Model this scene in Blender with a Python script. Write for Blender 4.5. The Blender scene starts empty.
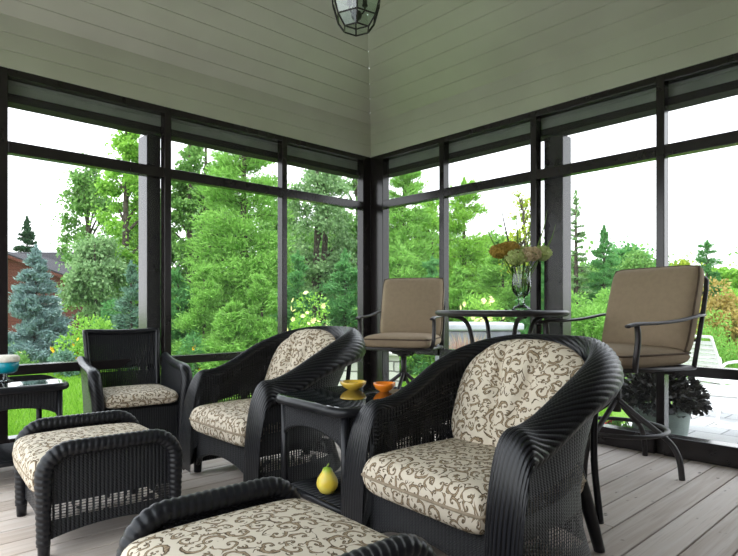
import bpy, math, random
import numpy as np
from mathutils import Vector, Matrix
PI = math.pi
sc = bpy.context.scene
COL = sc.collection
rnd = random.Random(7)
nr = np.random.RandomState(11)

# ------------------------------------------------------------------ camera numbers (room frame: corner at the origin)
FPX, HX, HY = 563.7, 369.0, 307.4
CAMZ, CD, YAW = 0.95, 5.66, 0.7478
SN, CS = math.sin(YAW), math.cos(YAW)
CX, CY = CD*CS - .0027*CD*SN, -(CD*SN + .0027*CD*CS)
def at(px, py, z):
    """point on the photo's sight line at depth z (metres) -> world"""
    xc = (px-HX)/FPX*z
    return Vector((CX + xc*SN - z*CS, CY + xc*CS + z*SN, CAMZ - (py-HY)/FPX*z))

# ------------------------------------------------------------------ object helpers
def link(o, parent=None):
    COL.objects.link(o)
    if parent: o.parent = parent
    return o
def empty(name, label, cat, loc=(0, 0, 0), rz=0, group=None):
    o = bpy.data.objects.new(name, None); o.empty_display_size = .1
    o.location = loc; o.rotation_euler = (0, 0, rz)
    o['label'] = label; o['category'] = cat
    if group: o['group'] = group
    return link(o)
def tag(o, label=None, cat=None, group=None, kind=None):
    if label: o['label'] = label
    if cat: o['category'] = cat
    if group: o['group'] = group
    if kind: o['kind'] = kind
    return o
def copy_tree(o, parent=None):
    c = o.copy(); COL.objects.link(c); c.parent = parent
    for ch in o.children: copy_tree(ch, c)
    return c

class MB:
    """collects geometry, then links it as one mesh object"""
    def __init__(s): s.v = []; s.f = []; s.uv = []; s.sm = []
    def add(s, vs, fs, uvs=None, smooth=True, M=None):
        b = len(s.v)
        for v in vs:
            s.v.append(tuple(M @ Vector(v)) if M else tuple(v))
        for i, f in enumerate(fs):
            s.f.append([b+k for k in f]); s.sm.append(smooth)
            s.uv.append([uvs[k] for k in f] if uvs else [(0, 0)]*len(f))
        return s
    def box(s, c, d, rz=0, M=None, bev=0):
        x, y, z = d[0]/2, d[1]/2, d[2]/2
        T = Matrix.Translation(c) @ Matrix.Rotation(rz, 4, 'Z')
        if M: T = M @ T
        if bev <= 0:
            vs = [(a*x, b*y, e*z) for e in (-1, 1) for a, b in ((-1, -1), (1, -1), (1, 1), (-1, 1))]
            fs = [(3, 2, 1, 0), (4, 5, 6, 7)] + [(i, (i+1) % 4, (i+1) % 4+4, i+4) for i in range(4)]
            return s.add(vs, fs, smooth=False, M=T)
        b = min(bev, x*.49, y*.49, z*.49)
        def ring(ix, iy, zz):
            k = b*.3
            o = []
            for sx, sy in ((-1, -1), (1, -1), (1, 1), (-1, 1)):
                p = [(sx*(x-ix), sy*(y-iy-b)), (sx*(x-ix-k), sy*(y-iy-k)), (sx*(x-ix-b), sy*(y-iy))]
                if sx*sy < 0: p = p[::-1]
                if sx*sy > 0: p = p
                o += [(q[0], q[1], zz) for q in p]
            return o
        R = [ring(b, b, -z), ring(b*.3, b*.3, -z+b*.3), ring(0, 0, -z+b), ring(0, 0, z-b), ring(b*.3, b*.3, z-b*.3), ring(b, b, z)]
        # order ring points by angle so the loop is convex
        def srt(r): return sorted(r, key=lambda p: math.atan2(p[1]/y, p[0]/x))
        R = [srt(r) for r in R]; n = 12
        vs = [p for r in R for p in r]; fs = []
        for i in range(5):
            for j in range(n):
                fs.append((i*n+j, i*n+(j+1) % n, (i+1)*n+(j+1) % n, (i+1)*n+j))
        fs.append(tuple(range(n-1, -1, -1))); fs.append(tuple(range(5*n, 6*n)))
        return s.add(vs, fs, smooth=False, M=T)
    def tube(s, pts, r, seg=10, smooth=0, caps=True, flat=1.0, M=None, ridge=None):
        P = [Vector(p) for p in pts]
        rr = list(r) if hasattr(r, '__len__') else [r]*len(P)
        for _ in range(smooth):
            Q, q = [P[0]], [rr[0]]
            for i in range(len(P)-1):
                Q += [P[i]*.75+P[i+1]*.25, P[i]*.25+P[i+1]*.75]; q += [rr[i]*.75+rr[i+1]*.25, rr[i]*.25+rr[i+1]*.75]
            Q.append(P[-1]); q.append(rr[-1]); P, rr = Q, q
        n = len(P); T = []
        for i in range(n):
            t = P[min(i+1, n-1)]-P[max(i-1, 0)]
            T.append(t.normalized() if t.length > 1e-9 else Vector((0, 0, 1)))
        up = Vector((0, 0, 1)) if abs(T[0].z) < .9 else Vector((1, 0, 0))
        N = (up - T[0]*up.dot(T[0])).normalized()
        vs, uvs, L = [], [], 0
        for i in range(n):
            if i:
                L += (P[i]-P[i-1]).length
                N = (N - T[i]*N.dot(T[i])); N = N.normalized() if N.length > 1e-6 else T[i].orthogonal().normalized()
            B = T[i].cross(N)
            for k in range(seg):
                a = 2*PI*k/seg
                q = rr[i]*(1+(ridge(a, L) if ridge else 0))
                vs.append(P[i]+N*(math.cos(a)*q*flat)+B*(math.sin(a)*q)); uvs.append((L, a/(2*PI)*2*PI*max(rr)))
        fs = [(i*seg+k, i*seg+(k+1) % seg, (i+1)*seg+(k+1) % seg, (i+1)*seg+k) for i in range(n-1) for k in range(seg)]
        if caps:
            fs.append(tuple(range(seg-1, -1, -1))); fs.append(tuple(range((n-1)*seg, n*seg)))
        return s.add(vs, fs, uvs, M=M)
    def lathe(s, prof, seg=24, c=(0, 0, 0), M=None, sq=None):
        vs, uvs, L = [], [], 0
        for i, (r, z) in enumerate(prof):
            if i: L += math.hypot(r-prof[i-1][0], z-prof[i-1][1])
            for k in range(seg):
                a = 2*PI*k/seg; q = r*(sq(a, z) if sq else 1)
                vs.append((c[0]+q*math.cos(a), c[1]+q*math.sin(a), c[2]+z)); uvs.append((a*max(r, .01), L))
        n = len(prof)
        fs = [(i*seg+k, i*seg+(k+1) % seg, (i+1)*seg+(k+1) % seg, (i+1)*seg+k) for i in range(n-1) for k in range(seg)]
        if prof[0][0] > 1e-6: fs.append(tuple(range(seg-1, -1, -1)))
        if prof[-1][0] > 1e-6: fs.append(tuple(range((n-1)*seg, n*seg)))
        return s.add(vs, fs, uvs, M=M)
    def prism(s, poly, axis, a0, a1, smooth=False, M=None):
        """2-D outline swept along axis 'x','y' or 'z'"""
        def P(u, v, w):
            return {'x': (w, u, v), 'y': (u, w, v), 'z': (u, v, w)}[axis]
        n = len(poly)
        vs = [P(u, v, a0) for u, v in poly]+[P(u, v, a1) for u, v in poly]
        fs = [tuple(range(n)), tuple(range(2*n-1, n-1, -1))]+[(i, i+n, (i+1) % n+n, (i+1) % n) for i in range(n)]
        return s.add(vs, fs, smooth=smooth, M=M)
    def grid(s, P, UV=None, closed_u=False, M=None):
        """P[i][j] points"""
        a, b = len(P), len(P[0])
        vs = [p for row in P for p in row]
        uvs = [q for row in UV for q in row] if UV else None
        fs = []
        for i in range(a-1 if not closed_u else a):
            for j in range(b-1):
                i2 = (i+1) % a
                fs.append((i*b+j, i2*b+j, i2*b+j+1, i*b+j+1))
        return s.add(vs, fs, uvs, M=M)
    def build(s, name, mat, parent=None):
        me = bpy.data.meshes.new(name)
        me.from_pydata([tuple(v) for v in s.v], [], s.f)
        u = me.uv_layers.new(name='UVMap')
        flat = [c for f in s.uv for p in f for c in p]
        u.data.foreach_set('uv', flat)
        me.polygons.foreach_set('use_smooth', s.sm)
        me.materials.append(mat); me.update()
        o = bpy.data.objects.new(name, me)
        return link(o, parent)
def recalc(o):
    import bmesh
    bm = bmesh.new(); bm.from_mesh(o.data); bmesh.ops.recalc_face_normals(bm, faces=bm.faces[:]); bm.to_mesh(o.data); bm.free()
    return o
def struct(o): o['kind'] = 'structure'; return o

# ------------------------------------------------------------------ materials
class X:
    """a tiny expression language over Math nodes"""
    nt = None
    def __init__(s, k): s.k = k
    @staticmethod
    def m(op, *a):
        n = X.nt.nodes.new('ShaderNodeMath'); n.operation = op
        for i, q in enumerate(a):
            if isinstance(q, X): X.nt.links.new(q.k, n.inputs[i])
            else: n.inputs[i].default_value = q
        return X(n.outputs[0])
    def __add__(s, o): return X.m('ADD', s, o)
    __radd__ = __add__
    def __sub__(s, o): return X.m('SUBTRACT', s, o)
    def __rsub__(s, o): return X.m('SUBTRACT', o, s)
    def __mul__(s, o): return X.m('MULTIPLY', s, o)
    __rmul__ = __mul__
    def __truediv__(s, o): return X.m('DIVIDE', s, o)
    def __lt__(s, o): return X.m('LESS_THAN', s, o)
    def __gt__(s, o): return X.m('GREATER_THAN', s, o)
    def fract(s): return X.m('FRACT', s)
    def floor(s): return X.m('FLOOR', s)
    def abs(s): return X.m('ABSOLUTE', s)
    def sin(s): return X.m('SINE', s)
    def smooth(s, a, b):
        n = X.nt.nodes.new('ShaderNodeMapRange'); n.interpolation_type = 'SMOOTHSTEP'
        X.nt.links.new(s.k, n.inputs[0]); n.inputs[1].default_value = a; n.inputs[2].default_value = b
        return X(n.outputs[0])
class Mat:
    def __init__(s, name, rough=.6, col=(.5, .5, .5), metal=0, spec=.5):
        s.m = bpy.data.materials.new(name); s.m.use_nodes = True
        s.nt = s.m.node_tree; X.nt = s.nt
        s.p = s.nt.nodes['Principled BSDF']; s.out = s.nt.nodes['Material Output']
        s.p.inputs['Base Color'].default_value = (*col, 1); s.p.inputs['Roughness'].default_value = rough
        s.p.inputs['Metallic'].default_value = metal; s.p.inputs['Specular IOR Level'].default_value = spec
        s.tc = s.nt.nodes.new('ShaderNodeTexCoord')
    def n(s, t, **kw):
        n = s.nt.nodes.new(t)
        for k, v in kw.items(): setattr(n, k, v)
        return n
    def l(s, a, b): s.nt.links.new(a.k if isinstance(a, X) else a, b)
    def xyz(s, out='UV'):
        n = s.n('ShaderNodeSeparateXYZ'); s.l(s.tc.outputs[out], n.inputs[0])
        return X(n.outputs[0]), X(n.outputs[1]), X(n.outputs[2])
    def noise(s, scale, detail=3, out='Object', vec=None, stretch=None, dist=0):
        n = s.n('ShaderNodeTexNoise'); n.inputs['Scale'].default_value = scale; n.inputs['Detail'].default_value = detail
        n.inputs['Distortion'].default_value = dist
        v = vec if vec is not None else s.tc.outputs[out]
        if stretch:
            mp = s.n('ShaderNodeMapping'); mp.inputs['Scale'].default_value = stretch; s.l(v, mp.inputs[0]); v = mp.outputs[0]
        s.l(v, n.inputs['Vector']); return X(n.outputs['Fac'])
    def mix(s, f, a, b):
        n = s.n('ShaderNodeMix', data_type='RGBA')
        if isinstance(f, (int, float)): n.inputs[0].default_value = f
        else: s.l(f, n.inputs[0])
        for i, c in ((6, a), (7, b)):
            if isinstance(c, tuple): n.inputs[i].default_value = (*c, 1)
            else: s.l(c, n.inputs[i])
        return n.outputs[2]
    def ramp(s, f, stops):
        n = s.n('ShaderNodeValToRGB'); e = n.color_ramp.elements
        while len(e) < len(stops): e.new(.5)
        for q, (p, c) in zip(e, stops): q.position = p; q.color = (*c, 1)
        s.l(f, n.inputs[0]); return n.outputs[0]
    def col(s, c): s.l(c, s.p.inputs['Base Color']); return s
    def bump(s, h, dist=.002, strength=1.0):
        n = s.n('ShaderNodeBump'); n.inputs['Distance'].default_value = dist; n.inputs['Strength'].default_value = strength
        s.l(h, n.inputs['Height']); s.l(n.outputs[0], s.p.inputs['Normal']); return s
    def holes(s, mask):
        t = s.n('ShaderNodeBsdfTransparent'); mx = s.n('ShaderNodeMixShader')
        s.l(mask, mx.inputs[0]); s.l(s.p.outputs[0], mx.inputs[1]); s.l(t.outputs[0], mx.inputs[2]); s.l(mx.outputs[0], s.out.inputs[0])
        return s

WBASE = (.0095, .0097, .0118)
def wicker(name, holes=None, vert=True, su=.011, sv=.0055):
    """woven strands over stakes; uv in metres, holes = list of (v0, v1, pitch, gap)"""
    M = Mat(name, rough=.32, spec=.34)
    u, v, _ = M.xyz('UV')
    row = (v/sv).floor()
    ph = ((u/su) + row*.5)*(2*PI)
    h = ((v/sv)*PI).sin().abs()*.35 + (ph.sin()*.5+.5)*.3 + ((u/.0155)*PI).sin().abs()*.5
    M.col(M.mix(h.smooth(.25, 1.0), (.0012, .0012, .0016), tuple(c*1.55 for c in WBASE)))
    M.bump(h, .0045, 1.0)
    if holes:
        tot = None
        for v0, v1, pit, gap in holes:
            q = (v > v0)*(v < v1)*((u/pit).fract() < gap)*((v/.011).fract() > .28)
            nz = M.noise(16, 1, 'UV')
            q = q*(nz > .40)
            tot = q if tot is None else X.m('MAXIMUM', tot, q)
        M.holes(tot)
    return M.m
W_PLAIN = wicker('wicker_plain')
W_ARM = wicker('wicker_open_arm', [(.10, .215, .0155, .34), (.30, .37, .0155, .3)])
W_IN = wicker('wicker_open_inner', [(.16, .38, .0155, .5)])
W_BACK = wicker('wicker_open_back', [(.06, .40, .0165, .13), (.19, .235, .0165, .55)])
W_OTT = wicker('wicker_open_panel', [(.140, .196, .0235, .62)])
def wicker_rim():
    M = Mat('wicker_rim', rough=.30, spec=.32)
    u, v, _ = M.xyz('UV')
    h = ((u*.55+v)/.0185*PI).sin().abs()
    h2 = ((u*1.0-v*.3)/.006*PI).sin().abs()
    M.col(M.mix(h.smooth(.2, .9), (.0006, .0006, .0008), tuple(c*1.5 for c in WBASE)))
    M.bump(h2*.3+h, .0012, .5); return M.m
W_RIM = wicker_rim()
W_SOLID = Mat('wicker_pole', .32, WBASE, 0, .3).m

def scroll_fabric():
    M = Mat('scroll_fabric', rough=.85, spec=.2)
    uv = M.tc.outputs['UV']
    def layer(scale, off, turns, rmax, seedmul):
        mp = M.n('ShaderNodeMapping'); mp.inputs['Location'].default_value = (off, off*.7, 0); mp.inputs['Scale'].default_value = (scale,)*3
        M.l(uv, mp.inputs[0])
        dn = M.n('ShaderNodeTexNoise', noise_dimensions='2D'); dn.inputs['Scale'].default_value = 1.3; M.l(mp.outputs[0], dn.inputs['Vector'])
        dm = M.n('ShaderNodeVectorMath', operation='MULTIPLY_ADD'); M.l(dn.outputs['Color'], dm.inputs[0]); dm.inputs[1].default_value = (.35, .35, 0); M.l(mp.outputs[0], dm.inputs[2])
        vo = M.n('ShaderNodeTexVoronoi', voronoi_dimensions='2D', feature='F1'); vo.inputs['Scale'].default_value = 1; vo.inputs['Randomness'].default_value = .62
        M.l(dm.outputs[0], vo.inputs['Vector'])
        d = M.n('ShaderNodeVectorMath', operation='SUBTRACT'); M.l(dm.outputs[0], d.inputs[0]); M.l(vo.outputs['Position'], d.inputs[1])
        sp = M.n('ShaderNodeSeparateXYZ'); M.l(d.outputs[0], sp.inputs[0])
        cl = M.n('ShaderNodeSeparateColor'); M.l(vo.outputs['Color'], cl.inputs[0])
        x, y = X(sp.outputs[0]), X(sp.outputs[1]); r = X(vo.outputs['Distance']); rn = X(cl.outputs[0])
        hand = (rn > .5)*2-1
        th = X.m('ARCTAN2', y, x)*(1/(2*PI))*hand + X(cl.outputs[1])
        sh = (th - r*turns).fract()
        tri = (sh-.5).abs()*2                # 1 on the arm, 0 between
        wid = r*.75+.22
        arm = wid*.60-(1-tri)
        arm = X.m('MINIMUM', arm, (rmax-r)*1.6)
        return X.m('MAXIMUM', arm, (.095-r)*2.0)
    a = layer(17, 0, 1.75, .66, 1)
    b = layer(29, 3.3, 1.2, .36, 2)
    ns = M.noise(14, 2, 'UV')
    m = X.m('MAXIMUM', a, b-(ns < .42)*2)
    u, v, _ = M.xyz('UV')
    outl = (M.noise(900, 1, 'UV')*.25+.86)
    base = M.mix(M.noise(500, 2, 'UV'), (.56, .49, .385), (.66, .59, .48))
    dark = M.mix(m.smooth(.07, .17), (.075, .050, .028), M.mix(M.noise(150, 2, 'UV').smooth(.35, .65), (.20, .145, .088), (.34, .255, .165)))
    M.col(M.mix(m.smooth(-.01, .03), base, dark))
    M.bump(M.noise(600, 2, 'UV'), .0008, .5); return M.m
FABRIC = scroll_fabric()
def plain(name, c, rough=.6, spec=.4, metal=0, var=.12, scale=30, bump=0, bdist=.001):
    M = Mat(name, rough, c, metal, spec)
    n = M.noise(scale, 3)
    M.col(M.mix(n.smooth(.3, .7), tuple(q*(1-var) for q in c), tuple(min(1, q*(1+var)) for q in c)))
    if bump: M.bump(M.noise(bump, 2), bdist, .6)
    return M.m
TAN = plain('tan_canvas', (.30, .228, .155), .85, .2, var=.04, bump=700)
CREAM_PIPE = plain('cream_piping', (.30, .24, .17), .85, .2)
TAN_PIPE = plain('tan_piping', (.10, .07, .05), .85, .2)
IRON = plain('bronze_iron', (.030, .026, .027), .42, .5, .35, .15, 60)
FRAME_MATTE = plain('dark_trim_matte', (.016, .013, .0125), .7, .12)
FRAME = plain('dark_trim_paint', (.015, .012, .0125), .2, .42, 0, .12, 9, bump=25, bdist=.0004)
def painted_boards():
    M = Mat('painted_boards', .33, (.60, .60, .54), 0, .5)
    n = M.noise(2.2, 3); M.col(M.mix(n.smooth(.3, .7), (.47, .462, .395), (.52, .515, .44)))
    M.bump(M.noise(35, 3), .0012, .35); return M.m
CEIL = painted_boards()
SIDING = plain('soffit_siding', (.23, .245, .225), .55, .4, 0, .1, 6)
def deck():
    M = Mat('deck_wood', .62, spec=.35)
    rpi = M.n('ShaderNodeNewGeometry').outputs['Random Per Island']
    st = M.noise(1, 5, stretch=(34, 1.6, 1), dist=.6)
    kn = M.noise(1, 2, stretch=(22, 9, 1))
    gr = M.noise(1, 3, stretch=(160, 4, 1))
    c = M.mix(X(rpi), (.43, .355, .30), (.56, .485, .43))
    c = M.mix(st.smooth(.35, .75)*.6, c, (.62, .57, .53))
    c = M.mix(gr.smooth(.5, .8)*.45, c, (.27, .215, .18))
    c = M.mix(kn.smooth(.68, .76)*.75, c, (.085, .06, .045))
    M.col(c); M.bump(gr, .0012, .5); return M.m
DECK = deck()
DARKGAP = plain('under_deck', (.03, .025, .02), .9)
def glass(name, tint=(.92, .97, .95), alpha=.12, rough=.02):
    M = Mat(name, rough, tint, 0, .6)
    gl = M.n('ShaderNodeBsdfGlossy'); gl.inputs['Roughness'].default_value = rough; gl.inputs['Color'].default_value = (.95, 1, 1, 1)
    tr = M.n('ShaderNodeBsdfTransparent'); tr.inputs[0].default_value = (*tint, 1)
    fr = M.n('ShaderNodeFresnel'); fr.inputs[0].default_value = 1.5
    mx = M.n('ShaderNodeMixShader'); f = X(fr.outputs[0])+alpha
    M.l(f, mx.inputs[0]); M.l(tr.outputs[0], mx.inputs[1]); M.l(gl.outputs[0], mx.inputs[2]); M.l(mx.outputs[0], M.out.inputs[0])
    return M.m
GLASS = glass('clear_glass', (.975, .99, .985), .015)
LGLASS = glass('lantern_glass', (.84, .93, .88), .05)
def screen_mesh():
    M = Mat('insect_screen', .6, (.18, .19, .19))
    M.holes(X.m('ADD', M.noise(3, 1)*0, .945)); return M.m
SCREEN = screen_mesh()

def foliage(name, ca, cb, cc=None, trans=.45, rough=.55):
    M = Mat(name, rough, ca, 0, .25)
    rpi = X(M.n('ShaderNodeNewGeometry').outputs['Random Per Island'])
    c = M.mix(rpi, ca, cb)
    if cc: c = M.mix(M.noise(.9, 2).smooth(.45, .62), c, cc)
    M.col(c)
    t = M.n('ShaderNodeBsdfTranslucent'); M.l(c, t.inputs[0])
    mx = M.n('ShaderNodeMixShader'); mx.inputs[0].default_value = trans
    M.l(M.p.outputs[0], mx.inputs[1]); M.l(t.outputs[0], mx.inputs[2]); M.l(mx.outputs[0], M.out.inputs[0])
    return M.m
BARK = plain('bark', (.075, .06, .048), .9, .2, 0, .4, 14)
BIRCH = plain('pale_bark', (.42, .40, .36), .85, .2, 0, .3, 14)

# ------------------------------------------------------------------ the room
RX, RY = 4.40, -4.30             # far ends of the porch
ZB, ZH, ZF = 2.456, 2.275, 2.787
SLOPE = .80
# deck boards run along y
mb = MB(); PITCH = .1445; x = 2.782-21*PITCH; k = 0
while x < RX+.3:
    x0, x1 = max(x+.0035, -.16), min(x+PITCH-.0035, RX+.3)
    if x1 > x0:
        cuts = [RY-.3, .16]
        j = RY-.3+rnd.uniform(.6, 3.6)
        for a, b in ((RY-.3, j-.002), (j+.002, .16)):
            mb.box(((x0+x1)/2, (a+b)/2, -.0175), (x1-x0, b-a, .035), bev=.003)
    x += PITCH; k += 1
mb.box(((RX+.14)/2, (RY-.14)/2, -.075), (RX+.46, abs(RY)+.46, .05))
fl = struct(mb.build('floor', DECK))
fl.data.materials.append(DARKGAP)
for p in fl.data.polygons[-6:]: p.material_index = 1

def board_profile(z0, z1, w, groove=.004):
    """flat boards with V grooves: list of (offset, z)"""
    n = max(1, round((z1-z0)/w)); out = []
    for i in range(n):
        a, b = z0+(z1-z0)*i/n, z0+(z1-z0)*(i+1)/n
        out += [(groove, a), (0, a+groove*.9), (0, b-groove*.9), (groove, b)]
    return out
# white frieze boards over the screens: one per side
def frieze(name, axis, a0, a1, face, sgn):
    pr = board_profile(ZB, ZF+.004, .11, .005)
    poly = [(face+sgn*o, z) for o, z in pr] + [(face+sgn*.09, ZF), (face+sgn*.09, ZB)]
    return struct(recalc(MB().prism(poly, axis, a0, a1).build(name, CEIL)))
frieze('wall_left', 'y', RY, 0, 0, -1)
frieze('wall_right', 'x', -.02, RX, 0, 1)
frieze('wall_back', 'x', 0, RX, RY, -1)
frieze('wall_front', 'y', RY, 0, RX, 1)
# hipped board ceiling: four slopes meeting over the middle
cx, cy = RX/2, RY/2; rise = SLOPE*cx
def slope(name, A, B):
    A, B, C = Vector((*A, ZF)), Vector((*B, ZF)), Vector((cx, cy, ZF+rise))
    A += (A-C)*.008; B += (B-C)*.008
    mid = (A+B)/2; L = (C-mid).length; n = round(L/.135)
    up = (A-C).cross(B-C).normalized()
    if up.z < 0: up = -up
    mb = MB()
    g = .0045/L
    for i in range(n):
        rows = []
        for t, o in ((i/n, .005), (i/n+g, 0), ((i+1)/n-g, 0), ((i+1)/n, .005)):
            t = min(t, .9995)
            rows.append([A.lerp(C, t)+up*o, B.lerp(C, t)+up*o])
        for q in range(3):
            mb.add([rows[q][0], rows[q][1], rows[q+1][1], rows[q+1][0]], [(0, 1, 2, 3)], smooth=False)
    mb.add([A+up*.03, B+up*.03, C+up*.03], [(0, 1, 2)], smooth=False)
    return struct(mb.build(name, CEIL))
slope('ceiling', (0, RY), (0, 0))
slope('ceiling', (0, 0), (RX, 0))
slope('ceiling', (RX, 0), (RX, RY))
slope('ceiling', (RX, RY), (0, RY))

tn = [0]
def trim(c, d, mat=FRAME, bev=.004):
    tn[0] += 1
    return struct(MB().box(c, d, bev=bev).build('trim_%d' % tn[0], mat))
MW, MD = .052, .078
TK = .0375
def rail_r(z0, z1, a0, a1, dep=MD, y0=0.0): trim(((a0+a1)/2, y0+dep/2, (z0+z1)/2), (a1-a0, dep, z1-z0))
def rail_l(z0, z1, a0, a1, dep=MD, x0=0.0): trim((x0-dep/2, (a0+a1)/2, (z0+z1)/2), (dep, a1-a0, z1-z0))
mull_r = [.917, 1.826, 2.746, 3.66]
mull_l = [-1.03, -2.083, -3.14, -3.9]
# corner boards
trim((-.05, .05, ZB/2), (.098, .098, ZB-.002))
trim((.0875, .045, ZB/2), (.175, .09, ZB-.001))
trim((-.045, -.049, ZB/2), (.09, .098, ZB-.001))
edges_r = [.175]+[q for m in mull_r for q in (m-MW/2, m+MW/2)]+[RX-.001]
edges_l = [-.098]+[q for m in mull_l for q in (m+MW/2, m-MW/2)]+[RY]
for m in mull_r: trim((m, MD/2, ZB/2), (MW, MD, ZB-.001))
for m in mull_l: trim((-MD/2, m, ZB/2), (MD, MW, ZB-.001))
wn = 0
for i in range(0, len(edges_r), 2):
    a, b = edges_r[i], edges_r[i+1]
    rail_r(ZB-.05, ZB-.0005, a, b); rail_r(1.924, 1.999, a, b); rail_r(.52, .582, a, b, .10, -.012); rail_r(.0, .125, a, b, .11, -.02)
    wn += 1
    struct(MB().box(((a+b)/2, .062, (ZB+.07)/2), (b-a, .001, ZB-.2)).build('window_%d' % wn, SCREEN))
for i in range(0, len(edges_l), 2):
    b, a = edges_l[i], edges_l[i+1]
    rail_l(ZB-.05, ZB-.0005, a, b); rail_l(1.924, 1.999, a, b); rail_l(.52, .582, a, b, .10, .012); rail_l(.0, .125, a, b, .11, .02)
    wn += 1
    struct(MB().box((-.062, (a+b)/2, (ZB+.07)/2), (.001, b-a, ZB-.2)).build('window_%d' % wn, SCREEN))
# structural posts and boarded header behind the screens
PO = .09
for xx in (1.945, 4.2): trim((xx, PO+.065, (ZH-.02)/2), (.157, .13, ZH-.02))
for yy in (-2.155, -4.1): trim((-PO-.085, yy, (ZH-.02)/2), (.17, .105, ZH-.02))
def header(axis, a0, a1, face, sgn):
    pr = board_profile(ZH+.055, ZB+.12, .058, .004)
    poly = [(face+sgn*o, z) for o, z in pr]+[(face+sgn*.12, ZB+.12), (face+sgn*.12, ZH+.055)]
    tn[0] += 1
    struct(recalc(MB().prism(poly, axis, a0, a1).build('trim_%d' % tn[0], SIDING)))
header('x', -.05, RX, .105, 1); header('y', RY, .05, -.105, -1)
trim((RX/2-.05, .16, ZH+.027), (RX+.1, .13, .055), FRAME_MATTE); trim((-.16, RY/2+.05, ZH+.027), (.13, abs(RY)+.1, .055), FRAME_MATTE)

# the house side of the porch: unseen boarded wall, added to block light from behind
def unseen_house_wall():
    pr = board_profile(.0, ZB, .14, .006)
    poly = [(RX+.012+o, z) for o, z in pr]+[(RX+.10, ZB), (RX+.10, 0)]
    struct(recalc(MB().prism(poly, 'y', RY, 0).build('wall_house_unseen', plain('house_siding', (.075, .060, .050), .6, .4, 0, .1, 5))))  # wall colour kept dark so reflections on the wicker stay low
unseen_house_wall()

# ------------------------------------------------------------------ cushions
def warp(t):
    a = abs(t); s_ = 1 if t >= 0 else -1
    return s_*(1-(1-a)**1.9)
def pillow(w, d, h, n=26, p=7., q=2.3, puff=.0, shape=None, crease=None, bottom=True, top=1.0):
    """cushion lying in xy, seam at z=0; shape(u,v)->(x,y) in -1..1"""
    mb = MB()
    for sgn in ((1, -1) if bottom else (1,)):
        P = []
        for i in range(n+1):
            row = []
            for j in range(n+1):
                u, v = warp(-1+2*i/n), warp(-1+2*j/n)
                U, V = shape(u, v) if shape else (u*(1-.035*abs(v)**6), v*(1-.035*abs(u)**6))
                e = max(0, 1-abs(u)**p)**(1/q)*max(0, 1-abs(v)**p)**(1/q)
                z = sgn*h/2*e*(top if sgn > 0 else 1)
                if sgn > 0: z += puff*(1-u*u)*(1-v*v)
                if crease and sgn > 0: z -= crease(U*w/2, V*d/2)*e
                row.append(Vector((U*w/2, V*d/2, z)))
            P.append(row)
        UV = [[None]*(n+1) for _ in range(n+1)]; m = n//2
        for i in range(n+1):
            acc = 0; UV[i][m] = [0, P[i][m].y]
            for j in range(m+1, n+1): acc += (P[i][j]-P[i][j-1]).length; UV[i][j] = [0, P[i][m].y+acc]
            acc = 0
            for j in range(m-1, -1, -1): acc += (P[i][j]-P[i][j+1]).length; UV[i][j] = [0, P[i][m].y-acc]
        for j in range(n+1):
            acc = 0; UV[m][j][0] = P[m][j].x
            for i in range(m+1, n+1): acc += (P[i][j]-P[i-1][j]).length; UV[i][j][0] = P[m][j].x+acc
            acc = 0
            for i in range(m-1, -1, -1): acc += (P[i][j]-P[i+1][j]).length; UV[i][j][0] = P[m][j].x-acc
        off = (0, 0) if sgn > 0 else (.37, .61)
        UV = [[(a+off[0], b+off[1]) for a, b in r] for r in UV]
        if sgn < 0: P = P[::-1]; UV = UV[::-1]
        mb.grid(P, UV)
    return mb
def piping(w, d, z, r=.006, shape=None, n=80):
    pts = []
    for k in range(n):
        a = 2*PI*k/n; c, s_ = math.cos(a), math.sin(a); m = max(abs(c), abs(s_)); u, v = c/m, s_/m
        U, V = shape(u, v) if shape else (u*(1-.035*abs(v)**6), v*(1-.035*abs(u)**6))
        pts.append((U*w/2, V*d/2, z))
    pts.append(pts[0])
    return MB().tube(pts, r, 6, caps=False)

def sstep(a, b, x):
    t = min(1, max(0, (x-a)/(b-a))); return t*t*(3-2*t)
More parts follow.
